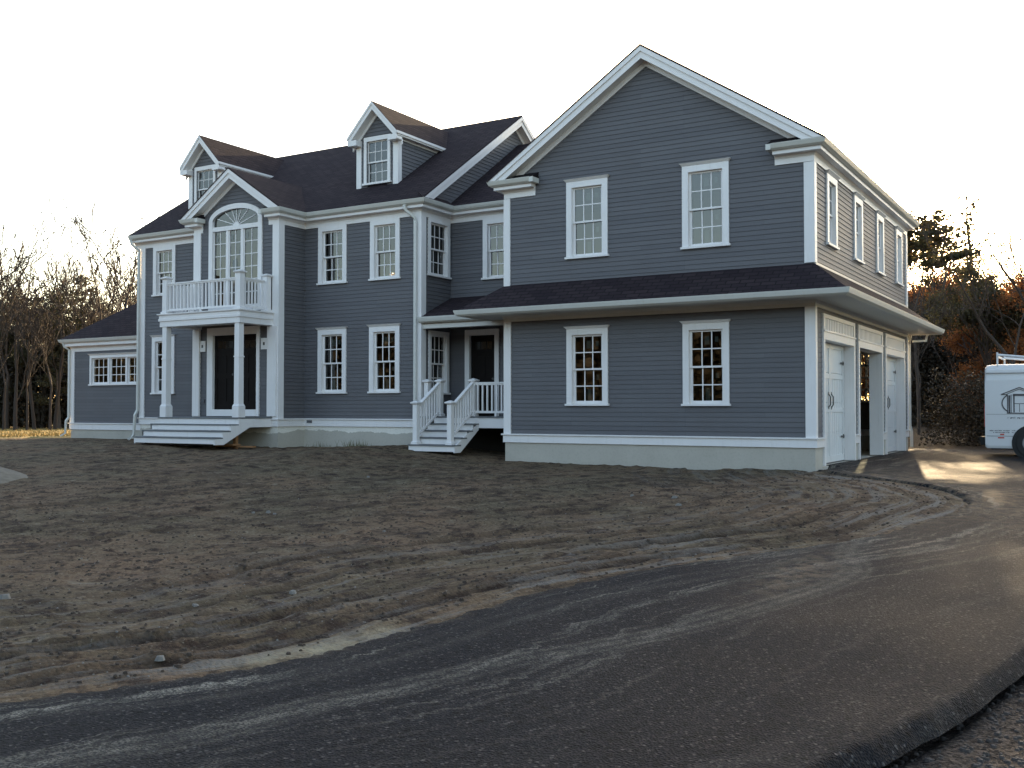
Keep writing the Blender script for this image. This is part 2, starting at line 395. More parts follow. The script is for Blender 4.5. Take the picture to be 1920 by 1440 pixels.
# ---- arched window over the balcony
def arch_window():
    fr = MB(); n = 24
    def ring(a, rise, z0): return [(BC+a*math.cos(math.pi*k/n), z0+rise*math.sin(math.pi*k/n)) for k in range(n+1)]
    ro, ri = ring(AO,.44,SPZ), ring(AI,.30,SPZ)
    for k in range(n):
        a,b,c,d = ro[k], ro[k+1], ri[k+1], ri[k]
        fr.hexa([BF.P(p[0],.005,p[1]) for p in (a,b,c,d)], [BF.P(p[0],.055,p[1]) for p in (a,b,c,d)])
        fr.face([BF.P(ri[k][0],.05,ri[k][1]), BF.P(ri[k+1][0],.05,ri[k+1][1]), BF.P(ri[k+1][0],-.15,ri[k+1][1]), BF.P(ri[k][0],-.15,ri[k][1])])
    for sg in (-1,1): pbox(fr, BF, BC+sg*AO, BC+sg*AI, -.06, .055, 3.42, SPZ)
    pbox(fr, BF, BC-AI, BC+AI, -.06, .04, 5.66, 5.78); pbox(fr, BF, BC-AI, BC+AI, -.06, .03, 3.42, 3.60)
    o = fr.build('arched_window', M['white'], HOUSE)
    sa = MB(); gl = MB(); st = MB()
    xs = [BC-AI, -15.77, -15.21, BC+AI]
    for x in xs[1:3]: pbox(sa, BF, x-.045, x+.045, -.06, .025, 3.6, 5.66)
    for i in range(3):
        a = xs[i]+(.045 if i else 0); b = xs[i+1]-(.045 if i < 2 else 0)
        for (p,q) in ((a,a+.03),(b-.03,b)): pbox(sa, BF, p, q, -.05, .0, 3.6, 5.66)
        mx = (a+b)/2; pbox(sa, BF, mx-.010, mx+.010, -.032, -.010, 3.6, 5.66)
        for k in range(1,6): pbox(sa, BF, a+.03, b-.03, -.032, -.011, 5.66-k*.343-.010, 5.66-k*.343+.010)
        gl.face([BF.P(a,-.022,3.6), BF.P(b,-.022,3.6), BF.P(b,-.022,5.66), BF.P(a,-.022,5.66)])
        pbox(st, BF, a+.08, a+.16, -.018, -.016, 5.38, 5.56)
    pbox(st, BF, -15.6, -15.42, -.018, -.016, 4.55, 4.85); pbox(st, BF, -15.35,-15.27,-.018,-.016,4.98,5.14)
    fan = [BF.P(BC-AI,-.022,5.78),BF.P(BC+AI,-.022,5.78)]+[BF.P(p[0],-.022,p[1]) for p in ri]
    gl.face(fan)
    for deg in (18,42,68,90,112,138,162):
        an = R(deg); t = 1/math.sqrt((math.cos(an)/AI)**2+(math.sin(an)/.45)**2)
        dx, dz = math.cos(an), math.sin(an); px, pz = -dz*.009, dx*.009
        q = [(BC+px, 5.78+pz), (BC-px, 5.78-pz), (BC+dx*t-px, 5.78+dz*t-pz), (BC+dx*t+px, 5.78+dz*t+pz)]
        sa.hexa([BF.P(a,-.03,b) for a,b in q], [BF.P(a,-.008,b) for a,b in q])
    h = [(BC+.11*math.cos(math.pi*k/8), 5.78+.09*math.sin(math.pi*k/8)) for k in range(9)]
    sa.prism([BF.P(a,-.035,b) for a,b in h], (0,-.04,0))
    sa.build('sash', M['white'], o); gl.build('pane', M['glass'], o); st.build_each('sticker', M['paper'], o)
arch_window()

# ---- corner boards and pilasters
def board(pl, s0, s1, z0, z1, t=.035, nm='corner_board'):
    mb = MB(); pbox(mb, pl, s0, s1, -.01, t, z0, z1); return mb
def corner(x, y, sx, sy, z0, z1, wx=.17, wy=.17, t=.04):
    """L-shaped corner board at outside corner (x,y); sx,sy outward signs"""
    mb = MB(); mb.box(x+sx*t, x-sx*wx, y+sy*t, y-sy*.005, z0, z1); mb.box(x+sx*t, x-sx*.005, y-sy*.005, y-sy*wy, z0, z1)
    return mb.build('corner_board', M['white'], HOUSE)
corner(0,0,1,-1,3.66,5.66,.17,.13); corner(0,0,1,-1,.2,2.79,.17,.10)
corner(-7.1,0,-1,-1,3.6,5.66,.13,.13); corner(-7.1,0,-1,-1,.2,2.79,.15,.15)
corner(0,10.1,1,1,3.66,5.66,.15,.15); corner(0,10.1,1,1,.2,2.79,.15,.10)
corner(-9.98,.6,1,-1,.52,5.67,.17,.17); corner(-20.48,.6,-1,-1,.52,5.67,.17,.17)
corner(-13.88,-.4,1,-1,.52,5.67,.19,.17); corner(-17.03,-.4,-1,-1,.52,5.67,.24,.17)
corner(-25.76,2.0,-1,-1,.31,2.87,.17,.17)

# ---- base trim (water table) and foundation
wt = MB(); fd = MB()
def base(path, zt, h, zb, side=1, last=None):
    wt.sweep([(0,zt-h),(.05,zt-h),(.05,zt-.035),(.085,zt-.03),(.085,zt),(0,zt)], path, side=side)
    fd.sweep([(-.2,zb),(.012,zb),(.012,zt-h+.01),(-.2,zt-h+.01)], path, side=side)
base([(-7.1,3.0),(-7.1,0),(0,0),(0,.56)], .2, .2, -1.6)
for a,b in ((3.41,3.73),(6.53,6.85),(9.58,10.1)):
    base([(0,a),(0,b)], .2, .2, -1.6)
base([(0,10.1),(-7.1,10.1)], .2, .2, -1.6)
base([(-20.48,9.8),(-20.48,.6),(-17.03,.6),(-17.03,-.4),(-13.88,-.4),(-13.88,.6),(-9.98,.6),(-9.98,1.93)], .52, .21, -1.6)
base([(-25.76,9.0),(-25.76,2.0),(-20.48,2.0)], .31, .225, -1.6)
wt.build('base_trim', M['white'], HOUSE)
fdk = MB(); fdk.box(-9.97,-7.1,1.95,2.2,-1.6,.5); fdk.build('porch_shade_panel', M['dark'], HOUSE)  # wall under the porch, its shade painted as a dark colour
fd.build('foundation', M['concrete'], HOUSE)
mb = MB(); pbox(mb, MF, -13.72,-13.55,.05,.075,.40,.47); mb.build('vent', M['grey_box'], HOUSE)

# ---- cornices: frieze, soffit, bed mould + separate gutters
CORN = [(0,5.67),(.035,5.67),(.035,5.78),(.08,5.85),(.21,5.85),(.21,5.95),(.23,6.0),(0,6.0)]
GUT = [(.212,5.925),(.25,5.925),(.30,5.96),(.33,6.03),(.335,6.05),(.30,6.05),(.295,6.03),(.212,6.03)]
def cornice(path, ext0=0, ext1=0, gut=True, dz=0):
    mb = MB(); mb.sweep([(o,z+dz) for o,z in CORN], path); mb.build('eave_trim', M['white'], HOUSE)
    if gut: g = MB(); g.sweep([(o,z+dz) for o,z in GUT], path); g.build('gutter', M['gutter'], HOUSE)
cornice([(-20.76,.6),(-17.03,.6),(-17.03,-.4),(-16.72,-.4)])
cornice([(-14.22,-.4),(-13.88,-.4),(-13.88,.6),(-9.98,.6),(-9.98,1.93),(-7.14,1.93)])
cornice([(-5.95,0),(-5.951,0)]) if False else None
cornice([(-.75,0),(0,0),(0,10.1),(-.9,10.1)])
cornice([(-6.2,10.1),(-7.1,10.1),(-7.1,0),(-6.3,0)])
# end caps of the gable returns (wrap back to the wall)
def ret_cap(x, sgn, y, inner, dz=0):
    mb = MB(); mb.sweep([(0,5.67),(.035,5.67),(.035,5.8),(.05,5.85),(.06,5.85),(.06,5.92),(0,5.92)], [(x,y-.012),(x,y-.2)] if sgn > 0 else [(x,y-.2),(x,y-.012)])
    g = MB(); g.box(x, x+sgn*.10, y-.325, y-.03, 5.93, 6.045); g.build('gutter', M['gutter'], HOUSE)
for x, sg, y in ((-.75,-1,0),(-6.3,1,0),(-14.22,-1,-.4),(-16.72,1,-.4)): ret_cap(x, sg, y, 0)
# little shingled tops of the returns
def ret_roof(x0, x1, y, z0=6.052):
    mb = MB(); a = [(x0,y-.31,z0),(x1,y-.31,z0),(x1,y+.02,z0+.17),(x0,y+.02,z0+.17)]
    mb.prism([(x0,y-.31,z0),(x0,y+.02,z0),(x0,y+.02,z0+.16)], (x1-x0,0,0)); mb.build('return_roof', M['shingle'], HOUSE)
ret_roof(-.83,-.02,0); ret_roof(-7.08,-6.22,0); ret_roof(-14.28,-13.9,-.4); ret_roof(-17.0,-16.66,-.4)

# ---- roofs
def roof_slab(mb, a, b, c, d, th=.04, off=(0,0)):
    """a,b along the eave, c,d along the top (a-b-c-d loop); shingles up, thickness down"""
    a,b,c,d = map(Vector, (a,b,c,d)); dn = Vector((0,0,-th))
    e = (b-a).normalized(); nrm = (b-a).cross(d-a).normalized(); t = nrm.cross(e)
    uv = [((p-a).dot(e)+off[0], (p-a).dot(t)+off[1]) for p in (a,b,c,d)]
    mb.face([a,b,c,d], 0, uv)
    mb.face([d+dn,c+dn,b+dn,a+dn], 1, uv)
    for p,q in ((a,b),(b,c),(c,d),(d,a)): mb.face([p,p+dn,q+dn,q], 0, [(0,0),(0,.1),(.3,.1),(.3,0)])
RMATS = [M['shingle'], M['white']]
# main roof
MZ = lambda y: 6.07+MP*(y-.30) if y <= 5.2 else 6.07+MP*4.9-MP*(y-5.2)
XL, XR = -20.76, -9.70
mb = MB()
roof_slab(mb, (XL,.30,MZ(.30)), (XR,.30,MZ(.30)), (XR,5.2,MZ(5.2)), (XL,5.2,MZ(5.2)))
roof_slab(mb, (XR,10.1,MZ(10.1)), (XL,10.1,MZ(10.1)), (XL,5.2,MZ(5.2)), (XR,5.2,MZ(5.2)))
mb.build('roof', RMATS, HOUSE)
def clipz(poly, zc):
    out = []
    for i in range(len(poly)):
        a, b = poly[i], poly[(i+1)%len(poly)]
        if a[1] >= zc: out.append(a)
        if (a[1] >= zc) != (b[1] >= zc): t = (zc-a[1])/(b[1]-a[1]); out.append((a[0]+t*(b[0]-a[0]), zc))
    return out
def rake(pl, outer, pts, wall_pl, nm='rake_trim', fh=.26, fz=.10):
    """pts: gable line (s,z) roof underside points eave-ridge-eave; outer = out distance of the fascia face"""
    mb = MB()
    def pr(o, w_, quad):
        q = clipz(quad, 6.056)
        if len(q) > 2: mb.prism([pl.P(a,o,b) for a,b in q], Vector(pl.P(0,w_,0))-Vector(pl.P(0,0,0)))
    for i in range(len(pts)-1):
        (s0,z0),(s1,z1) = pts[i], pts[i+1]
        pr(outer-.035, .035, [(s0,z0-fh),(s1,z1-fh),(s1,z1-.008),(s0,z0-.008)])
        pr(outer, .03, [(s0,z0-.11),(s1,z1-.11),(s1,z1-.006),(s0,z0-.006)])
        pr(0, outer-.035, [(s0,z0-fh+.03),(s1,z1-fh+.03),(s1,z1-fh+.05),(s0,z0-fh+.05)])
        pr(0, .04, [(s0,z0-fh-.10),(s1,z1-fh-.10),(s1,z1-fh+.028),(s0,z0-fh+.028)])
        continue
        # fascia board
        mb.prism([pl.P(s0,outer-.035,z0-fh), pl.P(s1,outer-.035,z1-fh), pl.P(s1,outer-.035,z1-.015), pl.P(s0,outer-.035,z0-.015)], Vector(pl.P(0,.035,0))-Vector(pl.P(0,0,0)))
        # crown strip
        mb.prism([pl.P(s0,outer,z0-.11), pl.P(s1,outer,z1-.11), pl.P(s1,outer,z1-.013), pl.P(s0,outer,z0-.013)], Vector(pl.P(0,.03,0))-Vector(pl.P(0,0,0)))
        # soffit
        zs = .20
        mb.prism([pl.P(s0,.0,z0-fh+.03), pl.P(s1,.0,z1-fh+.03), pl.P(s1,.0,z1-fh+.05), pl.P(s0,.0,z0-fh+.05)], Vector(pl.P(0,outer-.035,0))-Vector(pl.P(0,0,0)))
        # rake frieze on the wall
        mb.prism([pl.P(s0,.0,z0-fh-.10), pl.P(s1,.0,z1-fh-.10), pl.P(s1,.0,z1-fh+.028), pl.P(s0,.0,z0-fh+.028)], Vector(pl.P(0,.04,0))-Vector(pl.P(0,0,0)))
    return mb.build(nm, M['white'], HOUSE)
th = .04
rake(MR, .26, [(.30,MZ(.30)-th),(5.2,MZ(5.2)-th),(10.1,MZ(10.1)-th)], None)
rake(ML, .26, [(.30,MZ(.30)-th),(5.2,MZ(5.2)-th),(10.1,MZ(10.1)-th)], None)
# link roof
LZ = lambda y: 6.02+MP*(y-1.62)
mb = MB(); roof_slab(mb, (-9.955,1.62,LZ(1.62)), (-5.2,1.62,LZ(1.62)), (-5.2,5.4,LZ(5.4)), (-9.955,5.4,LZ(5.4)))
roof_slab(mb, (-5.2,9.3,LZ(1.62)), (-9.955,9.3,LZ(1.62)), (-9.955,5.4,LZ(5.4)), (-5.2,5.4,LZ(5.4)))
mb.build('roof', RMATS, HOUSE)
# short pent strip along the side of main, behind the gutter
mb = MB(); roof_slab(mb, (-9.66,.30,6.055),(-9.66,1.70,6.055),(-9.955,1.75,6.24),(-9.955,.42,6.24),th=.03); mb.build('pent_roof', RMATS, HOUSE)
# garage roof
GXL, GXR, GYF, GYB = -7.42, .32, -.34, 10.44
GZ = lambda x: 6.06+GP*(min(x-GXL, GXR-x))
mb = MB()
roof_slab(mb, (GXR,GYF,GZ(GXR)), (GXR,GYB,GZ(GXR)), (-3.55,GYB,GZ(-3.55)), (-3.55,GYF,GZ(-3.55)))
roof_slab(mb, (GXL,GYB,GZ(GXL)), (GXL,GYF,GZ(GXL)), (-3.55,GYF,GZ(-3.55)), (-3.55,GYB,GZ(-3.55)))
mb.build('roof', RMATS, HOUSE)
rp = [(GXL,GZ(GXL)-th),(-3.55,GZ(-3.55)-th),(GXR,GZ(GXR)-th)]
rake(GF, .30, rp, None); rake(GB, .30, rp, None)
# bay roof
BZ = lambda x: 6.06+BPI*(1.895-abs(x-BC))
mb = MB(); yb = lambda x: .30+(BZ(x)-6.07)/MP
roof_slab(mb, (BC+1.895,-.72,BZ(BC+1.895)), (BC+1.895,.35,BZ(BC+1.895)), (BC,yb(BC)+.1,BZ(BC)), (BC,-.72,BZ(BC)))
roof_slab(mb, (BC-1.895,.35,BZ(BC-1.895)), (BC-1.895,-.72,BZ(BC-1.895)), (BC,-.72,BZ(BC)), (BC,yb(BC)+.1,BZ(BC)))
mb.build('roof', RMATS, HOUSE)
rake(BF, .28, [(BC-1.895,BZ(BC-1.895)-th),(BC,BZ(BC)-th),(BC+1.895,BZ(BC+1.895)-th)], None, fh=.25, fz=.1)
# sunroom hip roof
def hip_roof():
    x0,y0,x1,y1,z = -26.08,1.68,-20.48,9.32,3.14; sl = .75; rid = (y1-y0)/2
    mb = MB(); A=(x0,y0,z); B=(x1,y0,z); Cc=(x1,y1,z); D=(x0,y1,z)
    r0 = (x0+rid, (y0+y1)/2, z+sl*rid); r1 = (x1,(y0+y1)/2,z+sl*rid)
    def f(ps, e0, e1):
        e = (Vector(e1)-Vector(e0)).normalized(); n = (Vector(ps[1])-Vector(ps[0])).cross(Vector(ps[-1])-Vector(ps[0])).normalized(); t = n.cross(e)
        mb.face(ps, 0, [((Vector(p)-Vector(e0)).dot(e), (Vector(p)-Vector(e0)).dot(t)) for p in ps])
    f([A,B,r1,r0],A,B); f([D,A,r0],D,A); f([Cc,D,r0,r1],Cc,D)
    mb.box(x0+.02,x1,y0+.02,y1-.02,z-.04,z-.002,1)
    mb.build('roof', RMATS, HOUSE)
    c = MB(); pth = [(-25.76,9.0),(-25.76,2.0),(-20.48,2.0)]
    c.sweep([(o,zz-2.93) for o,zz in CORN], pth); c.build('eave_trim', M['white'], HOUSE)
    g = MB(); g.sweep([(o,zz-2.90) for o,zz in GUT], pth); g.build('gutter', M['gutter'], HOUSE)
hip_roof()

# ---- skirt roof round the garage
SO, SZ0, SZ1 = .84, 3.02, 3.64
def skirt():
    pth = [(-7.1,.85),(-7.1,0),(0,0),(0,10.1),(-3.5,10.1)]
    P = [Vector((p[0],p[1])) for p in pth]
    def nrm(a,b): d=(b-a).normalized(); return Vector((d.y,-d.x))
    def offs(i,u):
        if i == 0: o = nrm(P[0],P[1])
        elif i == len(P)-1: o = nrm(P[-2],P[-1])
        else:
            a = nrm(P[i-1],P[i]); b = nrm(P[i],P[i+1]); o=(a+b); o=o/o.dot(a)
        return P[i]+o*u
    mb = MB()
    for i in range(len(P)-1):
        a=offs(i,SO); b=offs(i+1,SO); c=offs(i+1,.02); d=offs(i,.02)
        # second return is clipped where the next run meets it
        roof_slab(mb, (a.x,a.y,SZ0),(b.x,b.y,SZ0),(c.x,c.y,SZ1),(d.x,d.y,SZ1), th=.03)
    mb.build('roof', RMATS, HOUSE)
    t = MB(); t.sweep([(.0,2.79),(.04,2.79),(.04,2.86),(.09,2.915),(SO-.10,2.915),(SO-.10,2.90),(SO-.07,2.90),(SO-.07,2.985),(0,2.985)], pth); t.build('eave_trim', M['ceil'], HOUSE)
    g = MB(); g.sweep([(SO-.068,2.895),(SO-.04,2.895),(SO+.02,2.935),(SO+.045,3.01),(SO+.05,3.035),(SO-.068,3.02)], pth); g.build('gutter', M['gutter'], HOUSE)
    f = MB(); f.sweep([(0,3.62),(.05,3.62),(.045,3.67),(0,3.675)], pth[2:4]); f.build('flashing', M['flash'], HOUSE)
skirt()
# ---- porch roof between main and garage
mb = MB(); sl = (3.70-3.10)/1.36
roof_slab(mb, (-9.96,.56,3.10),(-6.9,.56,3.10),(-6.9,1.92,3.70),(-9.96,1.92,3.70), th=.04)
mb.build('roof', RMATS, HOUSE)
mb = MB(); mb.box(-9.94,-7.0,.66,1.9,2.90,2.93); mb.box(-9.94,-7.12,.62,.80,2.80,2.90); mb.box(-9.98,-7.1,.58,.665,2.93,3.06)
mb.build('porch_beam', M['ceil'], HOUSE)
mb = MB(); mb.sweep([(0,2.94),(.04,2.94),(.09,2.97),(.12,3.05),(.125,3.085),(0,3.085)], [(-9.99,.58),(-7.12,.58)]); mb.build('gutter', M['gutter'], HOUSE)

# ---- dormers
def dormer(cx):
    y0 = 1.43; hw = .675; zr = lambda y: MZ(y)
    pl = PL('y', y0, -1); ez = 8.12
    d = MB()
    # front wall panel clapboards (visible triangle over the window)
    def lf(z): return cx-hw if z <= 8.15 else cx-hw+(z-8.15)/1.05
    def rf(z): return cx+hw if z <= 8.15 else cx+hw-(z-8.15)/1.05
    z = 6.6
    while z < 8.84:
        z2 = min(z+EXP, 8.85)
        for (a0,a1,b0,b1) in (((lf(z),cx-.34,lf(z2),cx-.34),(cx+.34,rf(z),cx+.34,rf(z2))) if z < 8.05 else ((lf(z),rf(z),lf(z2),rf(z2)),)):
            if a1 > a0 or b1 > b0:
                a1 = max(a1,a0); b1 = max(b1,b0)
                d.face([pl.P(a0,.02,z), pl.P(a1,.02,z), pl.P(b1,.005,z2), pl.P(b0,.005,z2)]); d.face([pl.P(a0,0,z), pl.P(a1,0,z), pl.P(a1,.02,z), pl.P(a0,.02,z)])
        # side cheeks
        for sg in (-1,1):
            if z < 8.2:
                ye = .30+(z-6.07)/MP; ye2 = .30+(z2-6.07)/MP
                xw = cx+sg*hw
                if ye > y0: d.face([(xw+sg*.02,y0,z),(xw+sg*.02,max(ye,y0),z),(xw+sg*.005,max(ye2,y0),z2),(xw+sg*.005,y0,z2)])
        z = z2
    o = d.build('dormer', M['siding'], HOUSE)
    # window
    window_op = MB()
    s0, s1, w0, w1 = cx-.45, cx+.45, 6.86, 8.17
    cas = .09; fr = MB()
    pbox(fr, pl, s0, s0+cas, .0, .05, w0+.05, w1); pbox(fr, pl, s1-cas, s1, .0, .05, w0+.05, w1)
    pbox(fr, pl, s0+cas, s1-cas, .0, .05, w1-.12, w1); pbox(fr, pl, s0-.04, s1+.04, .0, .08, w0, w0+.05)
    for sg in (-1,1):                                       # corner boards
        xw = cx+sg*hw
        fr.box(xw-sg*.13, xw+sg*.035, y0-.04, y0, 6.75, 8.10)
        fr.box(xw, xw+sg*.035, y0, y0+.13, 6.78, 8.10)
        yy = .30+(8.0-6.07)/MP
        fr.box(xw, xw+sg*.032, y0+.13, yy+.1, 7.99, 8.12)   # frieze of the cheek
    a0,a1,b0,b1 = s0+cas, s1-cas, w0+.05, w1-.12; mid = (b0+b1)/2; gl = MB()
    for i,(c0,c1,dd) in enumerate(((mid-.02,b1,-.03),(b0,mid+.02,-.06))):
        r = .04
        pbox(fr, pl, a0, a0+r, dd-.02, dd+.02, c0, c1); pbox(fr, pl, a1-r, a1, dd-.02, dd+.02, c0, c1)
        pbox(fr, pl, a0+r, a1-r, dd-.02, dd+.02, c1-r*.7, c1); pbox(fr, pl, a0+r, a1-r, dd-.02, dd+.02, c0, c0+r)
        g0,g1,h0,h1 = a0+r,a1-r,c0+r,c1-r*.7
        for k in (1,2): x = g0+(g1-g0)*k/3; pbox(fr, pl, x-.009, x+.009, dd-.008, dd+.01, h0, h1)
        zz = (h0+h1)/2; pbox(fr, pl, g0, g1, dd-.008, dd+.009, zz-.009, zz+.009)
        gl.face([pl.P(g0,dd,h0), pl.P(g1,dd,h0), pl.P(g1,dd,h1), pl.P(g0,dd,h1)])
    # rake boards
    E0, E1, PK = .84, 8.18, 9.07; yf = y0-.27; sl = (PK-E1)/E0
    for sg in (-1,1):
        A = (cx+sg*E0, E1); T = (cx, PK)
        for (yy0, yy1, lo, hi) in ((yf, yf+.03, .23, .02), (yf-.025, yf, .09, .018), (yf+.03, y0, .23, .205), (y0-.045, y0, .34, .232)):
            fr.prism([(A[0],yy0,A[1]-lo),(T[0],yy0,T[1]-lo),(T[0],yy0,T[1]-hi),(A[0],yy0,A[1]-hi)], (0,yy1-yy0,0))
        fr.box(A[0]-sg*.02, A[0]-sg*.30, yf+.002, y0+.0, E1-.245, E1-.10)
    fr.build('dormer_trim', M['white'], o)
    gl.build('dormer_pane', M['glass'], o)
    rf_ = MB()
    for sg in (-1,1):
        e = Vector((cx+sg*E0, yf-.02, E1)); t = Vector((cx, yf-.02, PK))
        ye = .30+(E1-6.07)/MP; yt = .30+(PK-6.07)/MP
        if sg > 0: roof_slab(rf_, e, (e.x,ye+.1,E1), (cx,yt+.1,PK), t, th=.02)
        else: roof_slab(rf_, (e.x,ye+.1,E1), e, t, (cx,yt+.1,PK), th=.02)
    rf_.build('dormer_roof', RMATS, o)
    for sg in (-1,1):
        ev = MB(); x = cx+sg*E0; ye = .30+(E1-6.07)/MP
        ev.box(x-sg*.03, x+sg*.0, yf+.002, ye, E1-.13, E1-.022); ev.box(x-sg*.17, x-sg*.03, yf+.01, ye-.1, E1-.12, E1-.10); ev.box(x, x+sg*.03, yf, ye, E1-.09, E1-.024)
        ev.build('dormer_eave', M['white'], o)
    bk = MB(); bk.face([(cx-.4,y0+.5,6.9),(cx+.4,y0+.5,6.9),(cx+.4,y0+.5,8.3),(cx-.4,y0+.5,8.3)]); bk.build('dormer_liner', M['drywall'], o)
dormer(-12.03); dormer(-18.66)

# ---- interior floors and partitions, so the glass shows rooms
mb = MB()
mb.box(-20.3,-9.98,.8,9.6,.40,.55); mb.box(-20.3,-7.2,2.1,9.6,3.22,3.42); mb.box(-20.3,-9.98,.8,2.1,3.22,3.42); mb.box(-16.9,-14,-.2,.8,3.22,3.42); mb.box(-16.9,-14,-.2,.8,.40,.55)
mb.box(-7.0,-.15,.15,9.95,2.98,3.15); mb.box(-25.6,-20.5,2.2,8.8,.1,.25)
mb.build_each('floor', M['floor'], HOUSE)
mb = MB()
mb.box(-20.3,-14.4,4.2,4.3,.55,5.8); mb.box(-13.3,-10.1,4.6,4.7,.55,5.8); mb.box(-14.2,-14.1,.8,4.6,.55,5.8); mb.box(-17.2,-17.1,.8,4.2,.55,5.8)
mb.box(-9.9,-7.2,4.4,4.5,.5,5.8); mb.box(-7.0,-3.4,3.0,3.1,3.15,5.8); mb.box(-3.0,-.2,3.6,3.7,3.15,5.8)
mb.box(-7.0,-2.6,4.6,4.7,-.4,2.98)
mb.box(-20.3,-10.0,.8,9.6,5.80,5.83); mb.box(-7.0,-.15,.2,9.9,5.80,5.83)
mb.build_each('partition', M['drywall'], HOUSE)
mb = MB(); mb.box(-7.0,.0,.1,10.0,-.5,-.40); mb.build('garage_floor', M['concrete'], HOUSE)

# ---- front entry
mb = MB()
pbox(mb, BF, -16.5,-16.28,-.1,.05,.58,3.0); pbox(mb, BF, -14.63,-14.53,-.1,.05,.58,3.0)
pbox(mb, BF, -16.28,-14.63,-.1,.05,2.79,3.0); pbox(mb, BF, -16.28,-14.63,-.1,.07,.58,.76)
mb.build('door_casing', M['white'], HOUSE)
def panel_door(pl, s0, s1, z0, z1, o, leaves, nm, lights=True):
    d = MB(); g = MB(); w = (s1-s0)/leaves
    for k in range(leaves):
        a = s0+k*w+.004; b = a+w-.008
        pbox(d, pl, a, b, o-.045, o-.012, z0, z1)
        st = .11
        pbox(d, pl, a, a+st, o-.012, o, z0, z1); pbox(d, pl, b-st, b, o-.012, o, z0, z1)
        for (p,q) in ((z0,z0+.22),(z0+.85,z0+.99),(z1-.55,z1-.45),(z1-.12,z1)): pbox(d, pl, a+st, b-st, o-.012, o, p, q)
        m_ = (a+b)/2; pbox(d, pl, m_-.05, m_+.05, o-.012, o-.001, z0+.22, z1-.55)
        if lights:
            n = 3; aw = (b-a-2*st)/n
            for i in range(n):
                pbox(g, pl, a+st+i*aw+.015, a+st+(i+1)*aw-.015, o-.011, o-.009, z1-.36, z1-.16)
    r = d.build(nm, M['door'], HOUSE)
    if lights: g.build_each('door_light', M['dark_glass'], r)
    k = MB(); x = s0+w-.07; c = pl.P(x, o, z0+.95); c2 = pl.P(x, o+.06, z0+.95)
    k.tube([c, c2], [.02,.03], 8); k.build('door_knob', M['black'], r)
panel_door(BF, -16.28, -14.63, .76, 2.79, -.03, 2, 'front_door')
for x0 in (-16.79,-14.46):
    mb = MB(); pbox(mb, BF, x0, x0+.22, .021, .05, 2.36, 2.66); o = mb.build('light_block', M['white'], HOUSE)
    mb = MB(); pbox(mb, BF, x0+.08, x0+.14, .05, .055, 2.47, 2.55); mb.build('junction_box', M['black'], o)
mb = MB(); pbox(mb, BF, -16.72,-16.60,.02,.05,.95,1.05); mb.build('outlet_cover', M['grey_box'], HOUSE)
# pilasters of the portico against the bay
for a in (-17.03,-14.2):
    mb = MB(); pbox(mb, BF, a if a<-16 else a, a+(.26 if a<-16 else .32), .04, .09, .58, 2.96)
    mb.build('pilaster', M['white'], HOUSE)
# columns
PF = -1.61
def column(x0, x1):
    mb = MB(); y0, y1 = PF+.02, PF+.02+(x1-x0)
    cx, cy = (x0+x1)/2, (y0+y1)/2; hw = (x1-x0)/2
    def sq(h, z): return [(cx-h,cy-h,z),(cx+h,cy-h,z),(cx+h,cy+h,z),(cx-h,cy+h,z)]
    mb.hexa(sq(hw,.901), sq(hw*.95,2.98)); mb.hexa(sq(hw+.03,.56), sq(hw+.03,.84)); mb.hexa(sq(hw+.03,.842), sq(hw+.005,.90))
    mb.hexa(sq(hw+.012,2.10), sq(hw+.012,2.13)); 
    mb.build('column', M['white'], HOUSE)
column(-14.26,-14.09); column(-16.97,-16.80)
# balcony
mb = MB()
mb.sweep([(-.3,2.98),(0,2.98),(0,3.12),(.03,3.13),(.03,3.19),(.015,3.2),(.015,3.27),(.06,3.3),(.06,3.325),(-.3,3.325)], [(-17.04,-.4),(-17.04,PF),(-14.05,PF),(-14.05,-.4)])
mb.box(-16.76,-14.33,PF+.28,-.41,3.10,3.32)
bal = mb.build('balcony', M['white'], HOUSE)
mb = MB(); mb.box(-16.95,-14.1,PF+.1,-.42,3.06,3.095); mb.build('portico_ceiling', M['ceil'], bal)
def newel(cx, cy, z0, z1, h=.12, parent=None):
    mb = MB()
    def sq(h, z): return [(cx-h,cy-h,z),(cx+h,cy-h,z),(cx+h,cy+h,z),(cx-h,cy+h,z)]
    mb.hexa(sq(h,z0), sq(h,z1-.07)); mb.hexa(sq(h+.03,z0+.001), sq(h+.03,z0+.05)); mb.hexa(sq(h+.03,z0+.052), sq(h+.004,z0+.075))
    mb.hexa(sq(h+.01,z1-.072), sq(h+.045,z1-.045)); mb.hexa(sq(h+.045,z1-.044), sq(h+.045,z1-.02)); mb.hexa(sq(h+.045,z1-.019), sq(h*.3,z1+.02))
    return mb.build('newel_post', M['white'], parent)
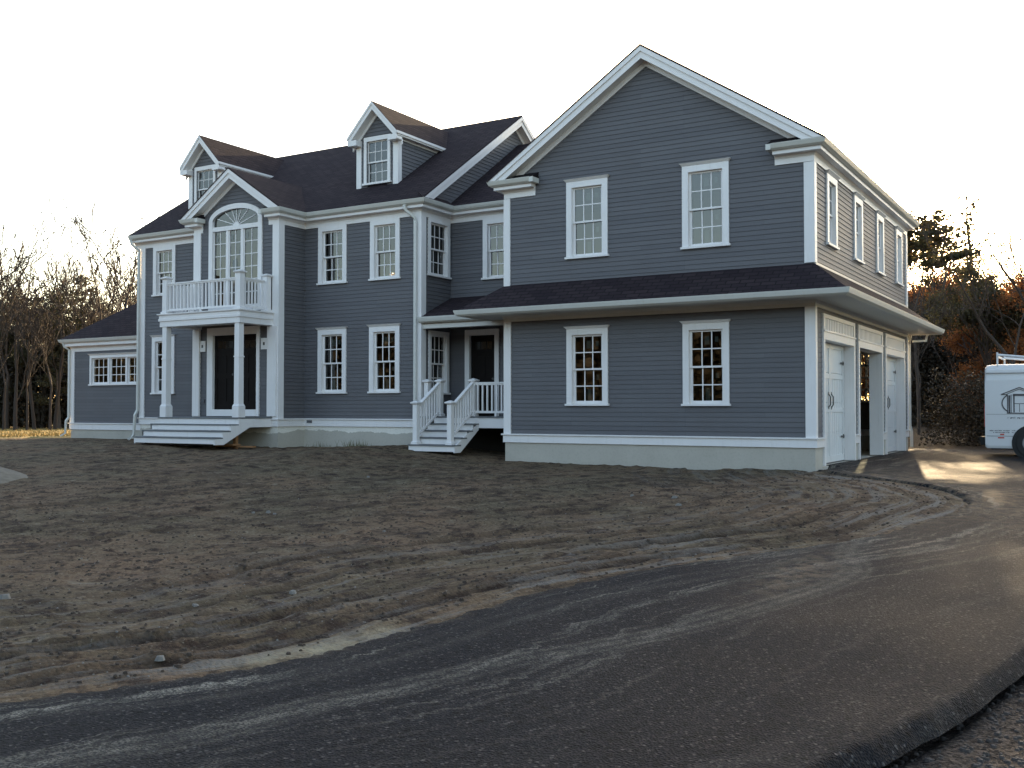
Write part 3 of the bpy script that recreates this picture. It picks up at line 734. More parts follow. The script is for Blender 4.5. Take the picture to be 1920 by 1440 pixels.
def railing(p0, p1, zt0, zt1, zb0, zb1, n, parent, foot=True):
    """straight or sloped rail between two points with n balusters"""
    mb = MB(); p0 = Vector((*p0,0)); p1 = Vector((*p1,0)); d = (p1-p0); L = d.length; u = d.normalized(); q = Vector((-u.y,u.x,0))
    def bar(za, zb, hw, h0, h1):
        a = [p0-q*hw+Vector((0,0,za+h0)), p0+q*hw+Vector((0,0,za+h0)), p0+q*hw+Vector((0,0,za+h1)), p0-q*hw+Vector((0,0,za+h1))]
        mb.prism(a, d+Vector((0,0,zb-za)))
    bar(zt0, zt1, .045, -.035, 0); bar(zt0, zt1, .028, -.07, -.036); bar(zb0, zb1, .03, 0, .055)
    for k in range(n):
        t = (k+.5)/n; c = p0+d*t; z0 = zb0+(zb1-zb0)*t+.05; z1 = zt0+(zt1-zt0)*t-.06
        s = .019
        mb.hexa([c+u*(-s)+q*(-s)+Vector((0,0,z0)), c+u*s+q*(-s)+Vector((0,0,z0)), c+u*s+q*s+Vector((0,0,z0)), c+u*(-s)+q*s+Vector((0,0,z0))],
                [c+u*(-s)+q*(-s)+Vector((0,0,z1)), c+u*s+q*(-s)+Vector((0,0,z1)), c+u*s+q*s+Vector((0,0,z1)), c+u*(-s)+q*s+Vector((0,0,z1))])
    if foot and abs(zt0-zt1) < .01:
        c = p0+d*.48; mb.box(c.x-.025,c.x+.025,c.y-.025,c.y+.025,zb0-.085,zb0+.001)
    return mb.build('railing', M['white'], parent)
NY = PF+.12
newel(-14.17,NY,3.326,4.33,.08,bal); newel(-16.92,NY,3.326,4.33,.08,bal); newel(-14.17,-.54,3.326,4.33,.08,bal); newel(-16.92,-.54,3.326,4.33,.08,bal)
railing((-16.84,NY),(-14.25,NY),4.16,4.16,3.40,3.40,19,bal)
railing((-14.17,NY+.12),(-14.17,-.66),4.16,4.16,3.40,3.40,6,bal); railing((-16.92,NY+.12),(-16.92,-.66),4.16,4.16,3.40,3.40,6,bal)
# deck and steps
DX0, DX1, DF = -17.04, -14.05, -1.65
mb = MB(); mb.box(DX0,DX1,DF,-.42,.525,.56,1); mb.box(DX0,DX1,DF+.03,DF+.07,.36,.524); mb.box(DX1-.05,DX1-.02,DF+.07,-.42,.30,.524); mb.box(DX0+.02,DX0+.05,DF+.07,-.42,.30,.524)
mb.build('front_deck', [M['white'], M['tread']], HOUSE)
mb = MB()
for i in range(3):
    zt = .385-.165*i; y = DF+.03-.265*(i+1)
    mb.box(DX0,DX1,y-.02,y+.27,zt-.03,zt,1); mb.box(DX0+.005,DX1-.05,y,y+.03,zt-.155,zt-.032)
y3 = DF+.03-.265*3
for x in (DX1-.046, DX0+.006):
    mb.prism([(x,y3+.003,-.125),(x,y3+.30,-.125),(x,DF+.42,.30),(x,DF+.62,.30),(x,DF+.62,.50),(x,DF+.04,.50),(x,DF+.04,.354),(x,y3+.53,.354),(x,y3+.53,.189),(x,y3+.265,.189),(x,y3+.265,.024),(x,y3+.003,.024)], (.042,0,0))
mb.build('front_steps', [M['white'], M['tread']], HOUSE)
mb = MB(); mb.box(DX1-.32,DX1-.23,DF+.15,DF+.24,-.5,.5); mb.build('deck_post', M['lumber'], HOUSE)

# ---- side porch
PX0, PX1, PY = -9.96, -7.12, .52
mb = MB(); mb.box(PX0,PX1,PY-.02,1.9,.555,.59,1); mb.box(-8.40,PX1,PY,PY+.04,.31,.554); mb.build('side_deck', [M['white'], M['tread']], HOUSE)
mb = MB(); sx0, sx1 = -9.53, -8.18
mb.box(sx0+.03,sx1-.03,PY-.012,PY-.002,.40,.553)
for i in range(4):
    zt = .42-.165*i; y = PY-.26*(i+1)
    mb.box(sx0,sx1,y-.03,y+.26,zt-.03,zt,1); mb.box(sx0+.01,sx1-.01,y,y+.025,zt-.16,zt-.032)
for x in (sx1-.044, sx0+.008):
    y4 = PY-1.04
    mb.prism([(x,y4+.004,-.26),(x,y4+.25,-.26),(x,PY-.005,.26),(x,PY-.005,.42),(x,y4+.004,-.11)], (.036,0,0))
mb.build('side_steps', [M['white'], M['tread']], HOUSE)
sp = HOUSE
ny0, ny1 = PY-.90, PY+.10
newel(-8.40,ny0,-.075,.95,.06,HOUSE); newel(-9.40,ny0,-.075,.95,.06,HOUSE)
newel(-8.40,ny1,.591,1.50,.06,HOUSE); newel(-9.40,ny1,.591,1.50,.06,HOUSE); newel(-9.80,ny1+.02,.591,1.50,.06,HOUSE)
for x in (-8.40,-9.40): railing((x,ny0+.06),(x,ny1-.06),.86,1.43,.10,.66,8,HOUSE)
railing((-8.34,ny1),(-7.12,ny1),1.42,1.42,.67,.67,9,HOUSE)
mb = MB(); 
pbox(mb, LF, -9.5,-9.36,-.1,.05,.59,2.83); pbox(mb, LF, -8.59,-8.46,-.1,.05,.59,2.83); pbox(mb, LF, -9.36,-8.59,-.1,.05,2.68,2.83); mb.build('door_casing', M['white'], HOUSE)
panel_door(LF, -9.36,-8.59,.60,2.68,-.04,1,'side_door')

# ---- garage door bays
def bay(a, b, closed=True):
    mb = MB(); H = 2.18
    for (p,q) in ((a-.12,a),(b,b+.12)): pbox(mb, GR, p, q, -.02, .05, -.38, 2.70)
    pbox(mb, GR, a, b, -.02, .05, 2.18, 2.34); pbox(mb, GR, a-.12, b+.12, .05, .075, 2.335, 2.37); pbox(mb, GR, a, b, -.02, .05, 2.62, 2.70)
    n = 18
    pbox(mb, GR, a, b, -.02, .015, 2.34, 2.62)
    for k in range(n):
        y = a+(b-a)*(k+.5)/n; pbox(mb, GR, y-.035, y+.035, .015, .03, 2.371, 2.619)
    # deep jambs and head
    pbox(mb, GR, b, b+.03, -.27, -.021, -.38, 2.18); pbox(mb, GR, a-.03, a, -.27, -.021, -.38, 2.18); pbox(mb, GR, a, b, -.27, -.021, 2.18, 2.21)
    mb.build('garage_door_frame', M['white'], HOUSE)
    if closed:
        d = MB(); o0 = -.20
        hh = 2.56/4
        for k in range(4):
            z0 = -.375+k*hh; pbox(d, GR, a+.01, b-.01, o0-.04, o0, z0+.004, z0+hh-.004)
        for (p,q) in ((a+.01,a+.14),((a+b)/2-.07,(a+b)/2-.008),((a+b)/2+.008,(a+b)/2+.07),(b-.14,b-.01)): pbox(d, GR, p, q, o0, o0+.02, -.37, 2.17)
        for (z0,z1) in ((-.37,-.24),(.70,.78),(1.42,1.52),(2.07,2.17)):
            for (p,q) in ((a+.14,(a+b)/2-.07),((a+b)/2+.07,b-.14)): pbox(d, GR, p, q, o0, o0+.019, z0, z1)
        n = 14
        for k in range(1,n):
            y = a+.14+(b-a-.28)*k/n
            if abs(y-(a+b)/2) > .1: pbox(d, GR, y-.035, y+.035, o0, o0+.006, -.24, 1.42)
        pbox(d, GR, a+.01, b-.01, o0-.03, o0+.015, -.40, -.37, 1)
        o = d.build('garage_door', [M['door_white'], M['black']], HOUSE)
        for y0, sg in ((b-.03,-1),(a+.03,1)):
            for z in (1.79,.16):
                h = MB(); pbox(h, GR, y0, y0+sg*.30, o0+.021, o0+.03, z-.02, z+.02); pbox(h, GR, y0+sg*.05, y0+sg*.10, o0+.021, o0+.034, z-.045, z+.045); h.build('hinge_strap', M['black'], o)
        for y in ((a+b)/2-.12,(a+b)/2+.12):
            h = MB(); h.tube([GR.P(y,o0+.02,.80),GR.P(y,o0+.06,.86),GR.P(y,o0+.06,1.03),GR.P(y,o0+.02,1.09)], .014, 6)
            pbox(h, GR, y-.03,y+.03,o0+.02,o0+.026,.76,.83); pbox(h, GR, y-.03,y+.03,o0+.02,o0+.026,1.06,1.13); h.build('handle', M['black'], o)
bay(*BAYS[0]); bay(*BAYS[1], closed=False); bay(*BAYS[2])

# ---- downspouts
def spout(pts, nm='downspout'):
    mb = MB(); mb.tube(pts, .052, 4, flat=.8); return mb.build(nm, M['gutter'], HOUSE)
spout([(-10.30,.32,5.93),(-10.28,.34,5.80),(-10.12,.50,5.62),(-10.09,.51,5.5),(-10.09,.51,.65)])
spout([(-20.62,.27,5.93),(-20.60,.3,5.78),(-20.50,.50,5.6),(-20.52,.50,5.5),(-20.52,.50,.75),(-20.56,.44,.6),(-20.58,.42,-.0),(-20.62,.25,-.15)])
spout([(-25.92,1.74,3.05),(-25.90,1.78,2.92),(-25.80,1.92,2.80),(-25.80,1.92,.5),(-25.84,1.85,.38),(-25.86,1.83,-.05),(-25.95,1.7,-.14)])
spout([(.02,10.6,2.88),(.02,10.5,2.75),(.05,10.2,2.6),(.05,10.19,.3),(.09,10.2,.15),(.09,10.2,-.3)])
spout([(.45,10.75,2.90),(.42,10.7,2.72),(.1,10.5,2.70)])
# lumber scrap under the steps
mb = MB(); mb.box(-14.9,-13.55,-1.62,-1.52,-.20,-.16); mb.box(-14.4,-14.1,-1.75,-1.5,-.155,-.12)
tag(mb.build('board', M['lumber']), 'orange brown lumber scrap lying beside the front steps', 'board')

# ================================================================= GROUND
def sstep(t): t = np.clip(t, 0, 1); return t*t*(3-2*t)
FX = [-60,-36,-26,-17,-14,-10,-9,-7.3,0,.3,60]; FZ = [-.55,-.45,-.22,-.16,-.24,-.17,-.27,-.43,-.49,-.40,-.42]
def gbase(x, y):
    f0 = np.interp(x, FX, FZ); t = sstep((-1.2-y)/14.0)
    f0 = np.where(y > 1, np.where(x > -.1, -.40, f0), f0)
    far = sstep((y-12)/25)*np.where(x > -10, 0.25, 0.0)
    left = -.25*sstep((-26-x)/20)*(1-t)*0
    return f0*(1-t)+(-.82)*t + far + left
rng = np.random.default_rng(7)
TAB = rng.random((256,256))
def vnoise(x, y, s, seed=0):
    x = x*s+seed*17.3; y = y*s+seed*9.1; xi = np.floor(x).astype(int); yi = np.floor(y).astype(int); fx = x-xi; fy = y-yi
    fx = fx*fx*(3-2*fx); fy = fy*fy*(3-2*fy); g = lambda a,b: TAB[a & 255, b & 255]
    return (g(xi,yi)*(1-fx)+g(xi+1,yi)*fx)*(1-fy)+(g(xi,yi+1)*(1-fx)+g(xi+1,yi+1)*fx)*fy
def fbm(x, y, s, o=4, seed=0):
    a = 0; amp = 1; tot = 0
    for k in range(o): a = a+amp*vnoise(x,y,s*2**k,seed+k); tot += amp; amp *= .5
    return a/tot
LE = [(-3.5,-30),(-1.8,-24),(-.6,-19.5),(-.2,-17.8),(.02,-16.94),(.31,-16.3),(.56,-15.8),(.70,-15.2),(.76,-14.6),(.80,-13.9),(.90,-13.0),(1.14,-12.13),(1.51,-11.16),(1.99,-10.25),(2.5,-9.35),(2.85,-8.5),(3.05,-7.7),(3.25,-6.8),(3.38,-5.6),(3.05,-4.4),(2.6,-3.6),(2.15,-3.1),(1.65,-2.65),(1.0,-2.05),(.45,-1.2),(.12,-.6),(-.05,.3),(-.05,5),(-.05,10.2),(-.6,11.7)]
RE = [(3,-30),(3.4,-24),(3.7,-19.5),(3.85,-17.8),(3.95,-16.94),(4.0,-16.3),(4.07,-15.8),(4.22,-15.2),(4.38,-14.6),(4.53,-13.9),(4.68,-13.0),(4.9,-12.13),(5.15,-11.16),(5.4,-10.25),(5.7,-9.35),(6.1,-8.5),(6.5,-7.7),(7.1,-6.8),(8.0,-5.6),(9.2,-4.4),(10,-3.6),(10.5,-3.1),(11,-2.65),(11.5,-2.05),(12,-1.2),(12.4,-.6),(13,.3),(13.5,5),(13.5,10.2),(13.6,11.7)]
def densify(pts, n=8):
    P = [Vector((*p,0)) for p in pts]; out = []
    for i in range(len(P)-1):
        a = P[max(i-1,0)]; b = P[i]; c = P[i+1]; d = P[min(i+2,len(P)-1)]
        for k in range(n):
            t = k/n; out.append(.5*((2*b)+(-a+c)*t+(2*a-5*b+4*c-d)*t*t+(-a+3*b-3*c+d)*t**3))
    out.append(P[-1]); return np.array([(p.x,p.y) for p in out])
LD, RD = densify(LE), densify(RE)
def pdist(X, Y, C):
    best = np.full(X.shape, 1e9); arc = np.zeros(X.shape); sgn = np.zeros(X.shape); acc = 0
    for i in range(len(C)-1):
        a, b = C[i], C[i+1]; d = b-a; L = np.hypot(*d)
        if L < 1e-6: continue
        px = X-a[0]; py = Y-a[1]; t = np.clip((px*d[0]+py*d[1])/L**2, 0, 1)
        dd = np.hypot(px-t*d[0], py-t*d[1]); cr = d[0]*py-d[1]*px; m = dd < best-1e-9
        best = np.where(m, dd, best); arc = np.where(m, acc+t*L, arc); sgn = np.where(m, np.sign(cr), sgn); acc += L
    return best*sgn, arc                      # positive = left of travel
def axis(segs):
    out = []
    for a,b,st in segs: out.extend(np.arange(a, b-1e-6, st))
    out.append(segs[-1][1]); return np.array(out)
gx = axis([(-400,-120,40),(-120,-50,6),(-50,-30,1.0),(-30,-16,.2),(-16,-6,.10),(-6,6.5,.06),(6.5,14,.3),(14,40,2),(40,120,10),(120,400,40)])
gy = axis([(-120,-40,10),(-40,-22,1.5),(-22,-18.5,.3),(-18.5,-8,.06),(-8,-1,.09),(-1,3,.16),(3,14,.6),(14,60,3),(60,160,12),(160,500,50)])
X, Y = np.meshgrid(gx, gy)
near = (X > -45) & (X < 20) & (Y > -35) & (Y < 15)
VL = np.full(X.shape, 50.0); UL = X*1.0; VR = np.full(X.shape, -50.0)
xs, ys = X[near], Y[near]
d, a = pdist(xs, ys, LD); VL[near] = d; UL[near] = a
d, a = pdist(xs, ys, RD); VR[near] = d
inside = (VL < 0) & (VR > 0) & (Y < 11.7) & (Y > -30)
gravel = near & (VR < 0) & (Y < 3)
Z = gbase(X, Y)
dirtm = near & (VL > 0) & (Y < 1.2)
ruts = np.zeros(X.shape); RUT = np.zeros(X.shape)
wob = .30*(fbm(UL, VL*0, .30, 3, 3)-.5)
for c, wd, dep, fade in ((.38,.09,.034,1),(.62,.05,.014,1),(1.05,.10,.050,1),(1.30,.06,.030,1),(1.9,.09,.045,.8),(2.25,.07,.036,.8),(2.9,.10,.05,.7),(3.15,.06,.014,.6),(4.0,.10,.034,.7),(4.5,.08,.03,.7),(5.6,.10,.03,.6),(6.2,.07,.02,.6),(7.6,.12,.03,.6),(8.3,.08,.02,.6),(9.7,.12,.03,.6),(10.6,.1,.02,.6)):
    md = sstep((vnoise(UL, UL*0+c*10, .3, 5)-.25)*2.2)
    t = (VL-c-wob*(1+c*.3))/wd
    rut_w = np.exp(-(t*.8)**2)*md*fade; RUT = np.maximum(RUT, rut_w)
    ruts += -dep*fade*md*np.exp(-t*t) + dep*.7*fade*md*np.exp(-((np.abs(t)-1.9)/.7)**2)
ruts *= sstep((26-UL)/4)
rutm = np.zeros(X.shape)
clod = (fbm(X, Y, 3.2, 3, 1)-.5)*.022 + (np.maximum(fbm(X, Y, 6, 3, 11)-.58, 0))*.12 + (fbm(X*.45+Y*.3, Y*1.6-X*.5, 2.2, 3, 15)-.5)*.035 + (fbm(X, Y, .5, 2, 21)-.5)*.09
edgefade = sstep(VL/.25)
Z = Z + np.where(dirtm, (clod+ruts)*edgefade + .018*np.exp(-((VL-.16)/.1)**2)*vnoise(UL,VL,1.1,9), 0)
gz = near & (VR < .45) & (Y < -2); Z = Z + np.where(gz, -.15*sstep((.32-VR)/.15) + (fbm(X,Y,9,3,31)-.5)*.03, 0)
Z = Z + np.where(near & ~dirtm & ~gravel & ~inside, (fbm(X,Y,1.5,3,2)-.5)*.05, 0)
Z = np.where(inside, Z-.07*sstep(np.minimum(-VL, VR)/.15), Z)
ny_, nx_ = X.shape
vts = np.stack([X.ravel(), Y.ravel(), Z.ravel()], 1)
ii = np.arange((ny_-1)*nx_).reshape(ny_-1, nx_)[:, :-1].ravel()
quads = np.stack([ii, ii+1, ii+nx_+1, ii+nx_], 1)
# no ground inside the house volumes
qc = vts[quads].mean(1)
inhouse = ((qc[:,0]>-7.0)&(qc[:,0]<-.2)&(qc[:,1]>.3)&(qc[:,1]<9.9)) | ((qc[:,0]>-20.3)&(qc[:,0]<-10.2)&(qc[:,1]>.9)&(qc[:,1]<9.6))
quads = quads[~inhouse]
def np_mesh(name, v, f, mats, uv=None, smooth=True, attrs=None):
    me = bpy.data.meshes.new(name); me.vertices.add(len(v)); me.vertices.foreach_set('co', v.astype(np.float32).ravel())
    me.loops.add(f.size); me.loops.foreach_set('vertex_index', f.astype(np.int32).ravel())
    me.polygons.add(len(f)); k = f.shape[1]; me.polygons.foreach_set('loop_start', np.arange(0, f.size, k, dtype=np.int32)); me.polygons.foreach_set('loop_total', np.full(len(f), k, dtype=np.int32))
    for mt in mats: me.materials.append(mt)
    if smooth: me.polygons.foreach_set('use_smooth', np.ones(len(f), dtype=bool))
    if uv is not None: ul = me.uv_layers.new(name='UVMap'); ul.data.foreach_set('uv', uv[f.ravel()].astype(np.float32).ravel())
    for an, av in (attrs or {}).items():
        at_ = me.attributes.new(an, 'FLOAT', 'POINT'); at_.data.foreach_set('value', av.astype(np.float32).ravel())
    me.update(calc_edges=True); me.validate()
    o = bpy.data.objects.new(name, me); COL.objects.link(o); return o

def attr(nt, name): n = nt.nodes.new('ShaderNodeAttribute'); n.attribute_name = name; return n.outputs['Fac']
def mathn(nt, op, a, b=None, c=None, clamp=False):
    n = nt.nodes.new('ShaderNodeMath'); n.operation = op; n.use_clamp = clamp
    for i, v in enumerate((a,b,c)):
        if v is None: continue
        if hasattr(v, 'is_output'): nt.links.new(v, n.inputs[i])
        else: n.inputs[i].default_value = v
    return n.outputs[0]
def dirt():
    mt, nt, b = newmat('bare_dirt'); co = coords(nt); uv = coords(nt, 'UV')
    n1 = noise_tex(nt, co, .45, 6, .65); n2 = noise_tex(nt, co, 3.2, 7, .72); n3 = noise_tex(nt, co, 30, 5, .75); n4 = noise_tex(nt, co, 1.3, 5, .6)
    st = noise_tex(nt, uv, 1.6, 7, .7, (.22,3.2,1))
    c = mixc(nt, ramp(nt, n1, .38, .62), (.235,.152,.092), (.165,.128,.078))
    c = mixc(nt, ramp(nt, n4, .50, .66, (0,0,0), (.8,.8,.8)), c, (.105,.070,.046))
    c = mixc(nt, ramp(nt, n2, .50, .60, (0,0,0), (.95,.95,.95)), c, (.048,.030,.021))
    c = mixc(nt, ramp(nt, n2, .34, .42, (.8,.8,.8), (0,0,0)), c, (.290,.235,.165))
    vs = N(nt, 'ShaderNodeTexVoronoi', Scale=34); nt.links.new(co, vs.inputs['Vector'])
    c = mixc(nt, ramp(nt, vs.outputs['Color'], .15, .95, (0,0,0), (.55,.55,.55)), c, (.05,.034,.024))
    c = mixc(nt, ramp(nt, n3, .60, .68, (0,0,0), (.85,.85,.85)), c, (.34,.29,.22))
    # grey clay smeared along the drive edge; rut shading painted in as pale ridges and dark damp veins
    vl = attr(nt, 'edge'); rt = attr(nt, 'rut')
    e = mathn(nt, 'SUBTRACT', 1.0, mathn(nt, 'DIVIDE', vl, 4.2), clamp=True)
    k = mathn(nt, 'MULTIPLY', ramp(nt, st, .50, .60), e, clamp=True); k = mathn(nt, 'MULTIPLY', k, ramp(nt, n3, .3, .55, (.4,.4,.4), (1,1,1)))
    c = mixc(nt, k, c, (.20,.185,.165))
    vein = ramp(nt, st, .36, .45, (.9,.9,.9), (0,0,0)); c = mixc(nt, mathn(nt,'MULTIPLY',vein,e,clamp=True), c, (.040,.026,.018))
    c = mixc(nt, mathn(nt,'MULTIPLY', mathn(nt,'MULTIPLY',rt,1.5), ramp(nt, n2, .38, .55, (1,1,1), (.35,.35,.35)), clamp=True), c, (.030,.019,.013))  # rut bottoms darkened in colour to carry their shading
    sd = attr(nt, 'sand'); c = mixc(nt, mathn(nt, 'MULTIPLY', sd, ramp(nt, n2, .36, .56, (1,1,1), (.25,.25,.25)), clamp=True), c, (.36,.32,.22))
    gv = attr(nt, 'gravel'); vo = N(nt, 'ShaderNodeTexVoronoi', Scale=55); nt.links.new(co, vo.inputs['Vector'])
    gc = mixc(nt, ramp(nt, vo.outputs['Color'], .25, .95), (.020,.016,.014), (.14,.11,.09)); c = mixc(nt, gv, c, gc)
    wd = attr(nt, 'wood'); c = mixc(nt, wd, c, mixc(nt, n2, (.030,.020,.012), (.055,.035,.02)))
    nt.links.new(c, b.inputs['Base Color']); b.inputs['Roughness'].default_value = .95; b.inputs['Specular IOR Level'].default_value = .15
    h = mathn(nt, 'ADD', mathn(nt, 'MULTIPLY', n2, 1.6), mathn(nt, 'ADD', mathn(nt, 'MULTIPLY', n3, .5), mathn(nt, 'MULTIPLY', vs.outputs['Distance'], -.4)))
    bump(nt, b, h, 1.0, .06); return mt
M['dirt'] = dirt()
s_a = np.interp(0, [0], [0]); _, uu_ = pdist(np.array([.49,.72]), np.array([-15.83,-14.42]), LD)
sandm = np.exp(-((VL-.05)/.13)**2)*sstep((UL-uu_[0]+.2)/.5)*sstep((uu_[1]+.15-UL)/.3)*(VL > -.3)
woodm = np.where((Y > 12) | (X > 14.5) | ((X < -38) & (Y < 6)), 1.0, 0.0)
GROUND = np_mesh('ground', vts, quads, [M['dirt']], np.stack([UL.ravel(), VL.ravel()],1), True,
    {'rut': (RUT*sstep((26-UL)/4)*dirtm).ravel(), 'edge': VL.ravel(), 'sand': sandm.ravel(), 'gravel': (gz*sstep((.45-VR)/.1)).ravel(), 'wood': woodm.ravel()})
tag(GROUND, kind='structure')

# ---- driveway
def asphalt():
    mt, nt, b = newmat('new_asphalt'); co = coords(nt); uv = coords(nt, 'UV')
    vo = N(nt, 'ShaderNodeTexVoronoi', Scale=75); nt.links.new(co, vo.inputs['Vector'])
    n1 = noise_tex(nt, co, .5, 5); n3 = noise_tex(nt, co, 60, 3, .7); n4 = noise_tex(nt, co, 6, 5, .7)
    vo2 = N(nt, 'ShaderNodeTexVoronoi', Scale=160); nt.links.new(co, vo2.inputs['Vector'])
    c = mixc(nt, mixc(nt, .5, ramp(nt, vo.outputs['Color'], .35, .95), ramp(nt, vo2.outputs['Color'], .4, .9)), (.002,.002,.003), (.034,.034,.038))
    c = mixc(nt, ramp(nt, n1, .35, .7, (0,0,0), (.6,.6,.6)), c, (.012,.013,.017))
    ch = N(nt, 'ShaderNodeTexVoronoi', Scale=38); nt.links.new(co, ch.inputs['Vector'])
    c = mixc(nt, mathn(nt, 'MULTIPLY', ramp(nt, ch.outputs['Color'], .62, .80), ramp(nt, ch.outputs['Distance'], .25, .45, (1,1,1), (0,0,0))), c, (.085,.082,.080))
    ch2 = N(nt, 'ShaderNodeTexVoronoi', Scale=22); nt.links.new(co, ch2.inputs['Vector'])
    c = mixc(nt, mathn(nt, 'MULTIPLY', ramp(nt, ch2.outputs['Color'], .55, .75), ramp(nt, ch2.outputs['Distance'], .3, .5, (1,1,1), (0,0,0))), c, (.004,.004,.005))
    st = noise_tex(nt, uv, 1.0, 7, .72, (.16,4.5,1)); br = noise_tex(nt, uv, 1.3, 6, .7, (1.0,1.6,1))
    vl = attr(nt, 'edge')                                   # metres in from the left edge
    near = ramp(nt, mathn(nt, 'DIVIDE', vl, 4.0), .0, .55, (1,1,1), (.0,.0,.0))
    k = mathn(nt, 'MULTIPLY', ramp(nt, st, .52, .60), ramp(nt, br, .38, .56)); k = mathn(nt, 'MULTIPLY', k, mathn(nt, 'ADD', mathn(nt,'MULTIPLY',near,1.0), .10), clamp=True)
    grit = ramp(nt, n3, .44, .56, (.12,.12,.12), (1,1,1)); k = mathn(nt, 'MULTIPLY', k, grit, clamp=True)
    c = mixc(nt, k, c, (.26,.245,.205))
    tr = attr(nt, 'track'); t2 = mathn(nt, 'MULTIPLY', tr, mathn(nt, 'MULTIPLY', ramp(nt, n4, .35, .62, (.25,.25,.25), (1,1,1)), grit), clamp=True)
    c = mixc(nt, t2, c, (.16,.15,.125))
    du = attr(nt, 'tan_tint'); c = mixc(nt, mathn(nt, 'MULTIPLY', du, ramp(nt, n4, .42, .60), clamp=True), c, (.13,.10,.07))
    nt.links.new(c, b.inputs['Base Color']); 
    nt.links.new(ramp(nt, n1, .3, .7, (.72,.72,.72), (.9,.9,.9)), b.inputs['Roughness']); b.inputs['Specular IOR Level'].default_value = .10
    bump(nt, b, mathn(nt, 'ADD', vo.outputs['Distance'], mathn(nt,'MULTIPLY',n4,.15)), .9, .010); return mt
M['asphalt'] = asphalt()
nA, nB = 900, 150
ta = np.linspace(0, len(LD)-1, nA); 
# finer where near
def samp(C, t): i = np.clip(np.floor(t).astype(int), 0, len(C)-2); f = (t-i)[:,None]; return C[i]*(1-f)+C[i+1]*f
Lp, Rp = samp(LD, ta), samp(RD, ta)
wl = (fbm(ta, ta*0, .9, 4, 41)-.5)*.16; wr = (fbm(ta, ta*0, .22, 3, 43)-.5)*.07
uu = np.linspace(0, 1, nB)[None,:,None]
D = (Rp-Lp); Dn = D/np.linalg.norm(D, axis=1)[:,None]
Lp = Lp+Dn*wl[:,None]*(np.abs(ta-len(LD)+20) > 1)[:,None]*(Lp[:,1] < -.6)[:,None]; Rp = Rp+Dn*wr[:,None]
G = Lp[:,None,:]*(1-uu)+Rp[:,None,:]*uu
ax_, ay_ = G[...,0], G[...,1]
az = gbase(ax_, ay_)+.012+(fbm(ax_,ay_,.5,2,51)-.5)*.03
W = np.linalg.norm(Rp-Lp, axis=1)[:,None]; dl = uu[...,0]*W; dr = (1-uu[...,0])*W
az -= .055*np.clip(1-dl/.06,0,1)*(ay_ < .3) + .10*np.clip(1-dr/.085,0,1)**1.2
# raised rolled lip at the apron hook
edd, arc = pdist(ax_, ay_, LD); arc = arc
hook = sstep((ay_+5.6)/.6)*sstep((-.4-ay_)/.8)
az += hook*.03*np.exp(-((dl-.12)/.12)**2)
v2 = np.stack([ax_.ravel(), ay_.ravel(), az.ravel()],1)
jj = np.arange((nA-1)*nB).reshape(nA-1,nB)[:, :-1].ravel(); q2 = np.stack([jj, jj+1, jj+nB+1, jj+nB],1)
TR = densify([(-1.5,-19.5),(.3,-18.2),(.95,-17.54),(1.17,-17.16),(1.35,-16.79),(1.49,-16.08),(1.67,-15.61),(1.9,-14.77),(2.18,-14.21),(2.49,-13.5),(2.76,-12.6),(3.03,-11.5),(3.08,-10.7),(2.82,-9.8),(2.75,-8.7)])
tr, _ = pdist(ax_, ay_, TR); trk = np.zeros(ax_.shape)
for off, wd, am in ((-.02,.05,.9),(.10,.035,.7),(-.13,.03,.5)): trk += am*np.exp(-((tr-off)/wd)**2)
TR2 = densify([(.2,-17.2),(.6,-16.73),(1.0,-16.14),(1.2,-15.4),(1.3,-14.6),(1.35,-13.7),(1.7,-12.4),(2.24,-11.19),(2.49,-10.34)]); tr2, _ = pdist(ax_, ay_, TR2)
trk += .35*np.exp(-((tr2)/.06)**2)+.2*np.exp(-((tr2-.2)/.05)**2)
tan_tint = np.exp(-(((ax_-2.68)/.28)**2+((ay_+11.0)/1.0)**2))*.9 + .8*sstep((ay_+9.5)/4)*sstep((2-ay_)/3)*vnoise(ax_,ay_,.7,61) + .8*np.exp(-(dl/.10)**2)*(ay_ < -1)  # tan tint: mid-drive patch, noise towards the garage, band along the edge
DRIVE = np_mesh('driveway', v2, q2, [M['asphalt']], np.stack([arc.ravel(), dl.ravel()],1), True, {'edge': dl.ravel(), 'track': np.clip(trk,0,1).ravel(), 'tan_tint': np.clip(tan_tint,0,1).ravel()})
tag(DRIVE, kind='structure')

def ghit(x, y): return float(gbase(np.array([x]), np.array([y]))[0])
# ---- far lawn on the left
def lawnmat():
    mt, nt, b = newmat('dry_grass'); co = coords(nt); n1 = noise_tex(nt, co, .5, 5); n2 = noise_tex(nt, co, 12, 4)
    c = mixc(nt, ramp(nt, n1, .4, .65), (.42,.28,.08), (.26,.19,.06)); c = mixc(nt, ramp(nt, n2, .4, .7, (0,0,0), (.5,.5,.5)), c, (.16,.12,.05))
    nt.links.new(c, b.inputs['Base Color']); b.inputs['Roughness'].default_value = .9; bump(nt, b, n2, 1, .05); return mt
M['lawn'] = lawnmat()
lx = np.linspace(-75,-26,99); ly = np.linspace(1.5,45,88); LX, LY = np.meshgrid(lx, ly)
